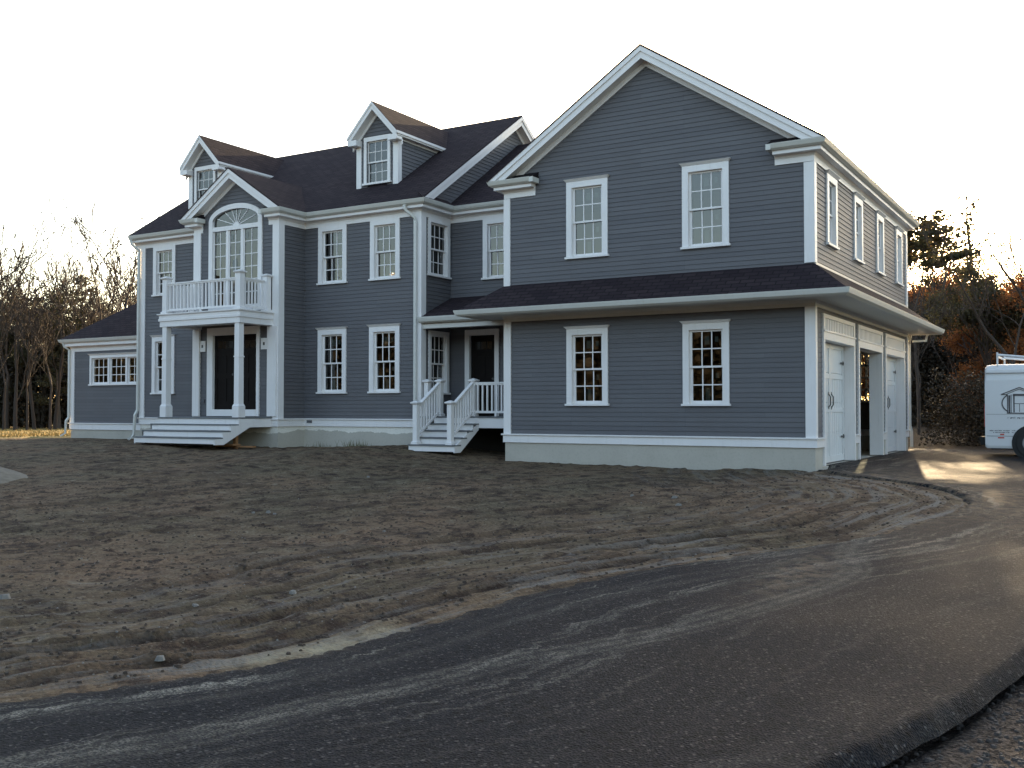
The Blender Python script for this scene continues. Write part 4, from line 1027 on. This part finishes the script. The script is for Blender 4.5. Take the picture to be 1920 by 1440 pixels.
# near boundary of the lawn runs from the sunroom out to the left
bnd = 2.6+.10*(-26-LX)+.5*(fbm(LX,LY*0,.4,3,71)-.5)
LY2 = np.maximum(LY, bnd); LZ_ = gbase(LX,LY2)+.06+.04*(fbm(LX,LY2,1,3,72)-.5)-.10*(LY<bnd)
lv = np.stack([LX.ravel(),LY2.ravel(),LZ_.ravel()],1); li = np.arange(87*99).reshape(87,99)[:, :-1].ravel(); lq = np.stack([li,li+1,li+100,li+99],1)
tag(np_mesh('lawn', lv, lq, [M['lawn']]), kind='structure')
gb = MB(); rr = random.Random(5)
for k in range(9000):
    x = rr.uniform(-60,-26.4); y = 2.6+.10*(-26-x)+abs(rr.gauss(0,1))*7; z = ghit(x,y)+.05; h = rr.uniform(.05,.16); a = rr.uniform(0,3.14)
    dx, dy = .02*math.cos(a), .02*math.sin(a); gb.face([(x-dx,y-dy,z),(x+dx,y+dy,z),(x+rr.uniform(-.05,.05),y+rr.uniform(-.05,.05),z+h)])
tag(gb.build('grass', M['lawn']), 'dry golden grass growing on the far lawn', 'grass', kind='stuff')

# ---- sand mound far left
def mound(name, cx, cy, rx, ry, h, mat, label, cat):
    n = 60; a = np.linspace(-1,1,n); A,B = np.meshgrid(a,a); r = np.sqrt(A*A+B*B); px = cx+A*rx; py = cy+B*ry
    z = gbase(px,py)-.06+h*np.clip(1-r,0,1)**.8+.05*h*(fbm(px,py,3,3,81)-.5)*(r<1)
    v = np.stack([px.ravel(),py.ravel(),z.ravel()],1); i = np.arange((n-1)*n).reshape(n-1,n)[:, :-1].ravel()
    return tag(np_mesh(name, v, np.stack([i,i+1,i+n+1,i+n],1), [mat]), label, cat)
sandmat = plain('heaped_sand', (.23,.185,.13), .95, var=.35, sc=9)
p = Vector((-14.6,-9.2,0)); mound('sand_pile', p.x, p.y, 2.6, 1.5, .62, sandmat, 'low pale heap of sand at the left end of the dirt yard', 'sand pile')

# ---- gravel, stones and weeds
stone = plain('pale_stone', (.22,.205,.18), .85, var=.3, sc=30)
def add_stone(mb, x, y, z, s, r):
    a = [Vector((r.uniform(.7,1.1)*math.cos(k*math.pi/3)*s, r.uniform(.6,1.0)*math.sin(k*math.pi/3)*s, 0)) for k in range(6)]
    n = len(mb.v)
    for k in a: mb.v.append((x+k.x, y+k.y, z-.2*s))
    for k in a: mb.v.append((x+k.x*.62, y+k.y*.62, z+.55*s*r.uniform(.7,1.1)))
    for k in range(6): mb.f.append((n+k,n+(k+1)%6,n+6+(k+1)%6,n+6+k)); mb.m.append(0)
    mb.f.append(tuple(n+6+k for k in range(6))); mb.m.append(0)
def zsurf(x, y):
    j = np.searchsorted(gx, x)-1; i = np.searchsorted(gy, y)-1; return float(Z[i,j]+Z[i+1,j+1])/2
rr = random.Random(11); pb = MB(); pb2 = MB()
def scatter(n, p0, p1, d0, pw, dd, ymax, dmin, seed):
    g = np.random.default_rng(seed); px = g.uniform(p0,p1,n); dep = d0+g.random(n)**pw*dd
    k = dep/1.0; x = CAM.x+(FW.x+RT.x*(px-960)/F)*k; y = CAM.y+(FW.y+RT.y*(px-960)/F)*k
    d, _ = pdist(x, y, LD); ok = (y < ymax) & (y > -18.4) & (x < 6.3) & (d > dmin)
    return list(zip(x[ok], y[ok]))
for x, y in scatter(1100, -100, 1850, 3.6, 1.3, 17, -.2, .05, 1): add_stone(pb, x, y, zsurf(x,y), rr.uniform(.005,.013), rr)
tag(pb.build('gravel', stone), 'loose pebbles scattered over the dirt yard', 'gravel', kind='stuff')
cl = MB()
for x, y in scatter(6500, -100, 1800, 4.0, 1.2, 14, -.4, .08, 2): add_stone(cl, x, y, zsurf(x,y), rr.choice([.010,.014,.018,.026]), rr)
tag(cl.build('soil_clods', plain('soil_clod', (.085,.06,.042), .95, var=.6, sc=20)), 'crumbly brown soil clods strewn over the dirt yard', 'soil', kind='stuff')
gr = MB(); g5 = np.random.default_rng(9); tt = g5.integers(60, nA-1, 9000); qq = (g5.random(9000)**1.7*nB*.9).astype(int)
for a_, b_ in zip(tt, qq):
    p_ = G[a_, b_]; zz = float(az[a_, b_])
    if p_[1] < -18.6 or p_[1] > -6: continue
    gr.v.append(0) if False else add_stone(gr, p_[0]+g5.normal()*.02, p_[1]+g5.normal()*.02, zz, rr.uniform(.002,.0045)*(1.5 if rr.random() < .06 else 1), rr)
tag(gr.build('grit', plain('pale_grit', (.13,.12,.105), .9, var=.5, sc=60)), 'fine pale grit scattered over the fresh asphalt', 'grit', kind='stuff')
gd = plain('dark_gravel', (.09,.075,.065), .9, var=.5, sc=60)
g_ = np.random.default_rng(4); gxx = g_.uniform(3.9,6.5,5200); gyy = g_.uniform(-18.4,-11.5,5200); gd_, _ = pdist(gxx, gyy, RD)
for x, y, d_ in zip(gxx, gyy, gd_):
    if d_ < .12: add_stone(pb2, x, y, zsurf(x,y), rr.uniform(.006,.024), rr)
tag(pb2.build('shoulder_gravel', gd), 'coarse dark gravel along the right side of the driveway', 'gravel', kind='stuff')
for (px,py,sz,lab) in ((503,963,.06,'pale stone, leftmost of the close trio on the dirt in front of the entry steps'),(515,964,.05,'pale stone, rightmost of the close trio on the dirt in front of the entry steps'),
        (475,962,.045,'smaller pale stone just left of the close pair in front of the entry steps'),(548,1113,.06,'pale stone among the tyre ruts above the sand strip'),
        (366,1137,.05,'pale stone on the ruts, left of the one above the sand strip'),(10,1122,.08,'pale stone cut by the left edge of the picture'),
        (690,895,.06,'pale stone on the dirt below the side porch steps, nearest the house'),(1185,932,.05,'smallest pale stone in front of the garage foundation'),
        (1265,935,.09,'largest pale stone in front of the garage foundation'),(1272,948,.07,'pale stone just in front of the largest one by the garage'),
        (720,997,.04,'tiny pale stone in the middle of the dirt yard'),(300,1246,.05,'pale stone beside the asphalt edge at the left end of the sand strip')):
    d = FW + RT*((px-960)/F) - UP*((py-720)/F); zt = -.5
    for _ in range(8):
        k = (zt-CAM.z)/d.z; q = CAM+d*k; zt = zsurf(q.x,q.y) if q.x < 6.4 else zt
    mb = MB(); add_stone(mb, 0,0,0, sz*.8, rr); o = mb.build('stone', stone); o.location = (q.x,q.y,zt)
    tag(o, lab, 'stone', 'pale stones on the dirt')
weedm = plain('dry_weed', (.13,.12,.045), .9, var=.4)
for i,(x,y,n,lab) in enumerate(((-11.9,.40,60,'tuft of dry weeds by the foundation under the right pair of main windows'),(-13.2,.42,24,'small weed tuft against the foundation just right of the front entry bay'))):
    mb = MB()
    for k in range(n):
        bx, by = rr.gauss(0,.28), rr.gauss(0,.07); h = rr.uniform(.06,.22); a = rr.uniform(0,6.3); w_ = .008
        mb.face([(bx-w_,by,-.03),(bx+w_,by,-.03),(bx+math.cos(a)*h*.5,by+math.sin(a)*h*.5,h)])
    o = mb.build('weed_tuft', weedm); o.location = (x,y,zsurf(x,y)); tag(o, lab, 'weeds')

# ================================================================= VAN
def van(x0, y0, zg):
    V = tag(empty('cargo_van', (x0,y0,zg)), 'white cargo van with ladder rack and house emblem parked beyond the garage', 'van')
    paintw = plain('van_paint', (.72,.72,.72), .3); blk = plain('tyre_rubber', (.02,.02,.02), .8); rim = plain('steel_rim', (.35,.35,.36), .4, .6)
    ink = plain('emblem_ink', (.09,.08,.08), .6); red = plain('red_marker', (.55,.05,.03), .4); cg = M['glass']
    Wd = 2.0
    def sec(bot, top, inset, y_in=0.0, r=.16):
        """half-ring cross-section points (y,z) round the body"""
        pts = [(.02,bot),(0,bot+.06),(0,(bot+top)*.5),(.02,top-.38)]
        for k in range(6):
            an = math.pi/2*k/5; pts.append((.05+inset+r*(1-math.cos(an)), top-.17+.17*math.sin(an)))
        return pts+[(Wd-a, b) for a,b in reversed(pts)]
    st = [(.0,.27,2.20,.02),(.04,.23,2.25,.0),(.3,.23,2.27,.0),(3.9,.23,2.27,0),(4.15,.23,2.24,.02),(4.45,.23,2.02,.08),(4.85,.23,1.58,.14),(5.0,.23,1.22,.05),(5.45,.25,1.12,.04),(5.6,.32,.95,.06)]
    b = MB(); K = None
    for (x,bo,to,ins) in st:
        s = sec(bo,to,ins); K = len(s); b.v.extend([(x,y,z) for y,z in s])
    for i in range(len(st)-1):
        for k in range(K): k2=(k+1)%K; q=i*K; b.f.append((q+k,q+k2,q+K+k2,q+K+k)); b.m.append(0)
    b.f.append(tuple(range(K))); b.m.append(0); q=(len(st)-1)*K; b.f.append(tuple(q+k for k in range(K-1,-1,-1))); b.m.append(0)
    body = b.build('body', [paintw], V, smooth=False)
    d = MB(); d.box(.03,4.1,-.018,.03,2.055,2.085); d.box(.03,4.1,-.004,.01,2.06,2.12); d.build('drip_rail', paintw, V)
    d = MB(); d.box(.12,5.4,.04,Wd-.04,.20,.26); d.box(-.12,.0,.1,Wd-.1,.30,.50); d.box(5.58,5.72,.05,Wd-.05,.30,.52); d.build('bumper', blk, V)
    for x in (1.02, 4.75):
        for y, sg in ((0,-1),(Wd,1)):
            t = MB(); n = 28
            y_a = y-sg*.20; pr = [(.36,-.0),(.37,.04),(.37,.16),(.35,.20),(.24,.205)]
            t.tube([(x,y+sg*.012,.36),(x,y+sg*.014,.36)], .44, 28)       # dark wheel housing
            t.tube([(x,y-sg*.20,.36),(x,y-sg*.18,.36),(x,y+sg*.01,.36),(x,y+sg*.03,.36)], [.33,.36,.36,.33], 28)
            w_ = t.build('wheel', blk, V)
            h = MB(); h.tube([(x,y+sg*.031,.36),(x,y+sg*.036,.36)], [.21,.20], 24); h.tube([(x,y+sg*.036,.36),(x,y+sg*.07,.36)], [.09,.06], 16); h.build('rim', rim, w_)
    g = MB()
    for yy in (-.004, Wd+.004): g.face([(3.35,yy+(.02 if yy<0 else -.02),1.30),(4.55,yy+(.02 if yy<0 else -.02),1.30),(4.30,yy+(.035 if yy<0 else -.035),1.82),(3.35,yy+(.035 if yy<0 else -.035),1.82)])
    dk = plain('van_glass', (.02,.025,.03), .05); g.face([(5.0,.15,1.24),(5.0,Wd-.15,1.24),(4.44,Wd-.25,2.03),(4.44,.25,2.03)]); 
    for y_ in (.15,1.08): g.box(-.012,-.002,y_,y_+.77,1.45,2.0)
    g.build('window', dk, V)
    s = MB()
    for x in (3.25, 1.9): s.box(x,x+.012,-.003,.01,.30,2.03)
    s.box(.03,3.9,-.002,.004,1.05,1.056); s.box(.03,3.9,-.002,.004,.52,.53); s.box(3.3,3.46,-.02,.0,1.12,1.15); s.build_each('door_seam', blk, V)
    for yy in (.03,Wd-.20): t = MB(); t.box(-.02,-.002,yy,yy+.17,.75,1.30); t.build('tail_light', red, V)
    for yy in (.08,Wd-.38): t = MB(); t.box(5.585,5.625,yy,yy+.30,.68,.90); t.build('headlight', rim, V)
    t = MB(); t.box(.28,.42,-.006,.005,.47,.50); t.box(.33,.42,-.006,.005,.55,.58); t.build_each('side_marker', red, V)
    r = MB()
    for x in (.28, 1.15, 2.4, 3.7):
        for y in (.10, Wd-.10): r.box(x-.02,x+.02,y-.02,y+.02,2.20,2.56 if x < .5 else 2.46)
        r.box(x-.02,x+.02,.10,Wd-.10,2.44,2.48)
    for y in (.10, Wd-.10): r.tube([(.28,y,2.50),(1.15,y,2.40),(2.4,y,2.42),(3.9,y,2.40)], .028, 6)
    r.build('ladder_rack', paintw, V)
    # emblem: gabled roof over a window in a ring
    e = MB(); cx, cz = .76, 1.36; yy = -.006
    def bar(xa,za,xb,zb,t=.016):
        a = Vector((xa,0,za)); c = Vector((xb,0,zb)); u = (c-a).normalized(); n_ = Vector((-u.z,0,u.x))*t/2
        e.prism([(p.x,yy,p.z) for p in (a-n_,c-n_,c+n_,a+n_)], (0,.008,0))
    for sg in (-1,1):
        bar(cx, cz+.34, cx+sg*.40, cz+.17, .022); bar(cx, cz+.30, cx+sg*.30, cz+.17, .012); bar(cx+sg*.40, cz+.17, cx+sg*.26, cz+.17, .02)
        bar(cx+sg*.26, cz+.17, cx+sg*.26, cz-.28, .02); bar(cx+sg*.18, cz+.17, cx+sg*.18, cz-.28,.014); bar(cx+sg*.22, cz+.15, cx+sg*.22, cz-.28,.04)
        bar(cx+sg*.12, cz+.16, cx+sg*.12, cz-.26, .03)
        pts = [(cx+sg*.38*math.cos(R(a)), cz-.04+.27*math.sin(R(a))) for a in range(-48,50,8)]
        for i in range(len(pts)-1): bar(*pts[i], *pts[i+1], .026)
    bar(cx-.14,cz+.16,cx+.14,cz+.16,.05); bar(cx-.12,cz-.05,cx+.12,cz-.05,.014); bar(cx,cz-.05,cx,cz-.25,.012); bar(cx-.28,cz-.28,cx+.28,cz-.28,.024)
    e.build('emblem', ink, V)
    # lines of lettering too small to read in the photograph, and the start of a phone number
    t = MB(); r2 = random.Random(3)
    def line(xa, xb, z, h):
        x = xa
        while x < xb:
            w_ = r2.uniform(.5,1.1)*h*.8
            if r2.random() > .14:
                t.box(x, x+w_*.28, yy, yy+.006, z, z+h*(1.35 if r2.random()<.25 else 1)); t.box(x+w_*.28, x+w_, yy, yy+.006, z+r2.choice([0,.4,.75])*h, z+r2.choice([.85,1])*h*.95)
            x += w_*1.35
    line(.50,1.55,.945,.035); line(.10,.92,.645,.022); line(.18,.84,.60,.022); line(1.0,1.7,.645,.024)
    t.build('lettering', ink, V)
    cu = bpy.data.curves.new('phone_digits', 'FONT'); cu.body = '(5'; cu.size = .19; cu.extrude = .003
    to = bpy.data.objects.new('phone_digits', cu); COL.objects.link(to); dg = bpy.context.evaluated_depsgraph_get()
    me = bpy.data.meshes.new_from_object(to.evaluated_get(dg)); bpy.data.objects.remove(to); me.materials.clear(); me.materials.append(ink)
    o = bpy.data.objects.new('phone_digits', me); COL.objects.link(o); o.parent = V; o.rotation_euler = (math.pi/2,0,0); o.location = (.98, yy, .79)
    return V
van(2.32, 7.0, -.41)

# ================================================================= TREES
def bark(name, c):
    mt, nt, b = newmat(name); co = coords(nt); n = noise_tex(nt, co, 5, 5, .6, (1,1,.25))
    nt.links.new(mixc(nt, n, tuple(x*.6 for x in c), tuple(x*1.3 for x in c)), b.inputs['Base Color']); b.inputs['Roughness'].default_value = .9
    bump(nt, b, n, .6, .03); return mt
def leafmat(name, c1, c2, tr=.35):
    mt, nt, b = newmat(name); co = coords(nt); n = noise_tex(nt, co, .9, 5, .6); n2 = noise_tex(nt, co, 11, 3)
    c = mixc(nt, ramp(nt, n, .35, .65), c1, c2); c = mixc(nt, ramp(nt, n2, .35, .7, (0,0,0), (.6,.6,.6)), c, tuple(x*1.7 for x in c1))
    nt.links.new(c, b.inputs['Base Color']); b.inputs['Roughness'].default_value = .7
    t = nt.nodes.new('ShaderNodeBsdfTranslucent'); nt.links.new(c, t.inputs['Color']); mx = N(nt, 'ShaderNodeMixShader'); mx.inputs[0].default_value = tr
    nt.links.new(b.outputs[0], mx.inputs[1]); nt.links.new(t.outputs[0], mx.inputs[2]); nt.links.new(mx.outputs[0], nt.nodes['Material Output'].inputs['Surface']); return mt
M['bark'] = bark('grey_bark', (.085,.068,.055)); M['bark_d'] = bark('dark_bark', (.05,.036,.028))
M['needle'] = leafmat('pine_needles', (.045,.042,.018), (.075,.058,.024), .45); M['oakleaf'] = leafmat('dead_oak_leaves', (.26,.10,.035), (.17,.085,.03), .6)
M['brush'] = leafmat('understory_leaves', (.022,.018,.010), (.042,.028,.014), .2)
def grow(seed, H, lean=0, forks=2, spread=.9, lev=6, r0=.14, bare_to=.3, twig=.017):
    r = random.Random(seed); mb = MB(); tips = []
    def branch(p, d, L, rad, lv):
        n = 4 if lv >= lev-1 else 3; pts = [p]; rs = [rad]
        for i in range(n):
            d = (d + Vector((r.gauss(0,.13),r.gauss(0,.13),r.gauss(0,.08)+.05)) * (1.0 if lv < lev else .25)).normalized()
            p = p+d*(L/n); pts.append(p); rs.append(max(rad*(1-.38*(i+1)/n), twig))
        mb.tube(pts, rs, 7 if lv >= lev-1 else (4 if lv > 2 else 3), cap=False)
        if lv <= 2: tips.append(pts[-1])
        if lv == 0: return
        k = 3 if (lv > 1 and r.random() < .55) else 2
        for j in range(k):
            q = pts[-1] if j < 2 else pts[r.choice([1,2,len(pts)-1])]
            ax = Vector((r.gauss(0,1),r.gauss(0,1),r.gauss(0,.35))).normalized()
            an = (.25 if (j == 0) else .75)*spread*r.uniform(.7,1.25)
            nd = (d*math.cos(an)+ax.cross(d).normalized()*math.sin(an)+Vector((0,0,.12))).normalized()
            branch(q, nd, L*r.uniform(.60,.86)*(1 if j == 0 else .85), rs[-1]*(.92 if j == 0 else .66), lv-1)
    branch(Vector((0,0,-.2)), Vector((lean,0,1)).normalized(), H*bare_to, r0, lev)
    k = H/max(v[2] for v in mb.v); mb.v = [(x*k**.8,y*k**.8,z*k) for x,y,z in mb.v]; tips = [Vector((t.x*k**.8,t.y*k**.8,t.z*k)) for t in tips]
    return mb, tips
def cloud(name, pts, s, mat, parent=None, seed=1):
    """many small leaves at the given centres as one mesh"""
    g = np.random.default_rng(seed); n = len(pts); a = g.normal(size=(n,3)); a[:,2] *= .7; a /= np.linalg.norm(a,axis=1)[:,None]
    b = np.cross(a, g.normal(size=(n,3))); b /= np.linalg.norm(b,axis=1)[:,None]; sz = (s*g.uniform(.6,1.5,n))[:,None]; a = a*sz; b = b*sz*.6
    v = np.stack([pts-a-b*.3, pts+a*.2-b, pts+a+b*.2, pts-a*.1+b],1).reshape(-1,3)
    o = np_mesh(name, v, np.arange(4*n).reshape(n,4), [mat], None, False)
    if parent: o.parent = parent
    return o
def leaf(mb, c, s, r):
    a = Vector((r.gauss(0,1),r.gauss(0,1),r.gauss(0,.7))).normalized(); b = a.cross(Vector((r.gauss(0,1),r.gauss(0,1),r.gauss(0,1)))).normalized(); a = a*s; b = b*s*.6
    mb.face([c-a-b*.3, c+a*.2-b, c+a+b*.2, c-a*.1+b])
def bare_tree(seed, H, **k):
    t = empty('bare_tree'); mb, tips = grow(seed, H, **k); mb.build('trunk', M['bark_d'], t, smooth=True); return t
def leafy_tree(seed, H, mat, n, s, rad=.55, name='oak_tree', **k):
    t = empty(name); mb, tips = grow(seed, H, **k); mb.build('trunk', M['bark_d'], t, smooth=True); r = random.Random(seed+1); cr = MB()
    g = np.random.default_rng(seed+1); tp = np.array([tuple(t_) for t_ in tips]); hub = tp[g.integers(0,len(tp),max(n//90,1))]
    own = hub[g.integers(0,len(hub),n)]+g.normal(size=(n,3))*np.array([rad,rad,rad*.6])*g.uniform(.2,1,(n,1))
    cloud('crown', own, s, mat, t, seed); return t
def pine_tree(seed, H, bare=.35, R0=1.9, dens=1.0, name='pine_tree', r0=.13):
    t = empty(name); r = random.Random(seed); tr = MB(); cr = MB()
    pts = [Vector((r.gauss(0,.05)*i, r.gauss(0,.05)*i, -.2+H*i/7)) for i in range(8)]
    tr.tube(pts, [r0*(1-.88*i/7) for i in range(8)], 7, cap=False)
    z = H*bare
    while z < H*.985:
        f = (z-H*bare)/(H*(1-bare)); i = min(int(z/H*7),6); c = pts[i].lerp(pts[i+1], z/H*7-i)
        for k in range(r.choice([2,3,3,4])):
            a = r.uniform(0,6.28); L = R0*(1-f)**.7*r.uniform(.45,1.15)+.2; u = r.uniform(-.05,.35); p = c; q = c+Vector((math.cos(a)*L,math.sin(a)*L,L*u)); m_ = (p+q)/2+Vector((0,0,-.08*L))
            tr.tube([p,m_,q], [.03,.02,.008], 3, cap=False)
            for s_ in range(int(dens*(10+26*L))):
                w_ = r.uniform(.35,1.08); e = p.lerp(q,w_)+Vector((r.gauss(0,.16),r.gauss(0,.16),r.gauss(0,.09)+.05)); leaf(cr, e, r.uniform(.05,.13), r)
        z += H*(1-bare)/r.uniform(13,20)
    tr.build('trunk', M['bark'], t, smooth=True); cr.build('crown', M['needle'], t); return t
def place(o, px, dep, zg=-.45, rz=0, s=1.0, label=None, cat='tree', group=None, fresh=False):
    q = at(px, dep); t = o if fresh else copy_thing(o, (0,0,0))
    t.location = (q.x, q.y, zg); t.rotation_euler = (0,0,rz); t.scale = (s,)*3
    return tag(t, label, cat, group)
rr = random.Random(21)
B1 = bare_tree(3, 11, r0=.17, spread=.95, bare_to=.34); B2 = bare_tree(8, 9, r0=.10, spread=.75, lev=6); B3 = bare_tree(15, 9.5, r0=.11, spread=.7, bare_to=.36)
P1 = pine_tree(5, 9, bare=.2, R0=2.1, dens=1.6); P2 = pine_tree(9, 10.5, bare=.45, R0=1.2, dens=.3, r0=.2)
O1 = leafy_tree(12, 8, M['oakleaf'], 15000, .055, rad=.50, spread=.9, bare_to=.25); O2 = leafy_tree(17, 8.5, M['needle'], 17000, .055, rad=.55, name='leafy_tree', spread=.85, bare_to=.22)
# left tree line
place(B1, 172, 58, -.4, .6, 1.30, 'tall bare spreading tree rising behind the sunroom roof', fresh=True)
place(B2, 240, 56, -.4, 1.2, 1.15, 'slender bare tree between the tall spreading tree and the main house', fresh=True)
place(B3, 52, 60, -.4, 0, 1.0, 'bare tree with a steep forked trunk at the left, over the dry lawn', fresh=True)
place(P1, 112, 66, -.4, .3, 1.0, 'dark dense evergreen just left of the tall bare tree', fresh=True)
LS = 1.12
gl_ = 'thin bare tree standing in the woods along the left lawn'; gp_ = 'dark leafy tree standing in the woods along the left lawn'
for i,(px,dep,s,src) in enumerate(((-30,58,1.1,B2),(14,66,1.25,B3),(30,61,1.0,B2),(80,68,1.2,B2),(95,60,1.0,B3),(140,70,1.2,B3),(205,62,1.05,B3),(225,68,1.2,B2),(255,70,1.05,B1),(-80,62,1.2,B1),(-140,60,1.2,B3),(150,62,.95,B2),(66,63,1.05,B2),(262,62,1.0,B3),(196,72,1.3,B2),(-10,72,1.2,B1),(8,60,.95,B3),(40,74,1.2,B1),(120,72,1.2,B1),(103,64,1.15,B2),(180,66,1.1,B3))):
    place(src, px, dep, -.45, rr.uniform(0,6.3), s*rr.uniform(1.0,1.22), gl_, 'tree', 'thin bare trees at the left')
for i,(px,dep,s,src) in enumerate(((88,74,.95,O2),(150,76,1.05,P1),(205,77,.88,O2),(30,76,.86,O2),(-40,75,.95,P1),(250,74,.85,P1),(170,72,.75,O2),(110,70,.75,O2),(-110,72,.95,O2),(290,74,.85,O2),(60,70,.80,P1),(5,70,.8,O2),(130,68,.82,P1),(190,70,.8,P1),(230,72,.75,O2),(75,68,.62,O2))):
    place(src, px, dep, -.45, rr.uniform(0,6.3), s*rr.uniform(1.05,1.3), gp_, 'tree', 'dark leafy trees at the left')
# right woods
place(P2, 1815, 66, -.4, .5, 1.5, 'tall slim pine trunk standing above the woods right of the garage', fresh=True)
place(O1, 1757, 68, -.4, .9, 1.75, 'rusty leafed oak with a broad top just right of the garage eave', fresh=True)
place(O2, 1858, 50, -.4, 2.1, .98, 'round topped tree right of the tall pine, above the van', fresh=True)
P4 = pine_tree(44, 14.5, bare=.70, R0=2.3, dens=.9, r0=.17)  # sparse high crown added to dapple the foreground drive
place(P4, 1768, 66, -.4, 1.0, 1.0, 'sparse high pine crown added above the rusty oak to dapple the drive', fresh=True)
P5 = pine_tree(61, 10.4, bare=.76, R0=2.0, dens=2.0, r0=.10)  # added to shade the near drive; crown set high so the apron stays lit
place(P5, 1722, 47, -.4, 0, 1.0, 'slim high-crowned pine added beyond the garage corner to shade the drive', fresh=True)
for px, dep, sc, lab in ((1722,44,.80,'forked bare tree added beyond the garage corner to dapple the drive'),(1690,42,.85,'bare tree added half hidden behind the garage corner to dapple the drive'),(1790,52,.95,'bare tree between the rusty oak and the tall slim pine')):
    place(B3, px, dep, -.4, rr.uniform(0,6), sc, lab)  # first two added to dapple the sun on the drive
B4 = place(B1, 1912, 36, -.4, 2.5, .80, 'bare branching tree at the right edge above the van')
for px, dep, sc, src in ((1668,76,1.15,O1),(1655,84,1.3,O2),(1578,74,1.1,O2),(1545,78,1.2,O1)):
    place(src, px, dep, -.4, rr.uniform(0,6), sc, 'leafy tree in the far woods hidden behind the garage', 'tree', 'far trees hidden behind the garage')
go_ = 'leafy tree in the woods behind the parked van'
for i,(px,dep,s,src) in enumerate(((1712,72,1.35,O1),(1738,70,1.35,O1),(1775,74,1.3,O2),(1820,70,1.2,O1),(1725,68,1.15,O1),(1800,72,1.15,O2),(1785,80,1.2,O1),(1835,60,.85,O2),(1890,50,.72,O1),(1700,66,1.1,O1),(1705,74,1.1,O1),(1765,66,1.0,O2),(1848,52,.75,O1),(1925,52,.85,O2),(1980,46,.9,O1),(2060,46,.9,O2),(2150,42,.9,O1),(1950,48,.8,O2),(2250,44,1.0,O2),(1725,78,1.3,O2),(1760,62,.95,O2),(1900,62,.95,P1),(1875,66,.95,O2))):
    place(src, px, dep, -.4, rr.uniform(0,6.3), s, go_, 'tree', 'leafy trees behind the van')
for i,(px,dep,s,src) in enumerate(((1745,64,1.1,B3),(1795,66,1.1,B2),(1872,46,.8,B3),(1890,56,.95,B2),(1935,38,.95,B2),(2010,40,1.0,B1))):
    place(src, px, dep, -.4, rr.uniform(0,6.3), s, 'thin bare tree in the woods behind the parked van', 'tree', 'thin bare trees behind the van')
# unseen trees added behind the house to shade the yard, leaving a gap
def wood_at(x, y, src, s, lab, grp):
    t = copy_thing(src, (x,y,-.3), rr.uniform(0,6.3), s); tag(t, lab, 'tree', grp)
for k in range(13):
    x = -33+k*1.9+rr.uniform(-.8,.8)
    wood_at(x, 24+rr.uniform(-2,5), rr.choice([O1,O2,P1]), rr.uniform(.9,1.15), 'unseen tree added behind the house to shade the yard', 'unseen shade trees behind the house')
for x,y,s,src in ((-7.6,24,1.0,O2),(5.2,27,1.0,O2),(7.8,24,1.1,P1),(10.5,26,1.1,O2)):
    wood_at(x, y, src, s, 'tree in the woods north of the garage', 'trees beyond the garage')
def brush(name, path, hmin, hmax, n, depth, label, s=.08):
    g = np.random.default_rng(n); P = np.array(path, float); sl = np.hypot(*np.diff(P,axis=0).T); L = np.concatenate([[0],np.cumsum(sl)])
    t = g.uniform(0,L[-1],n); x = np.interp(t,L,P[:,0]); y = np.interp(t,L,P[:,1]); i = np.clip(np.searchsorted(L,t)-1,0,len(sl)-1)
    d = np.diff(P,axis=0)/sl[:,None]; w_ = g.random(n)*depth; x = x-d[i,1]*w_; y = y+d[i,0]*w_
    top = hmin+(hmax-hmin)*fbm(t, w_, .55, 3, 13)*1.25-.1; z = -.5+top*g.random(n)**.8
    o = cloud(name, np.stack([x,y,z],1), s, M['brush'], None, n); return tag(o, label, 'undergrowth', kind='stuff')
a = [at(-320,66),at(-60,66),at(60,67),at(180,68),at(330,70)]
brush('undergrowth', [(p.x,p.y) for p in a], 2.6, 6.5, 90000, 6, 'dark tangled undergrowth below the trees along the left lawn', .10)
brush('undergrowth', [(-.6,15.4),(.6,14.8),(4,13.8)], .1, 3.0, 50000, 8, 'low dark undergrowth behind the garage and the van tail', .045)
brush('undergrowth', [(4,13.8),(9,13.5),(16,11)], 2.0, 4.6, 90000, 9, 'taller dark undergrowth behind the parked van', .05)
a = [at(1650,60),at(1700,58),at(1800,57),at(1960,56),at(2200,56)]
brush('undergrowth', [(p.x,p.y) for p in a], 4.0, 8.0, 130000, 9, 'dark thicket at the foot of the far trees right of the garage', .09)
brush('opposite_woods', [(60,-70),(10,-62),(-40,-60),(-95,-40),(-110,0)], 9, 15, 130000, 8, 'wood across the road opposite the house', .42)
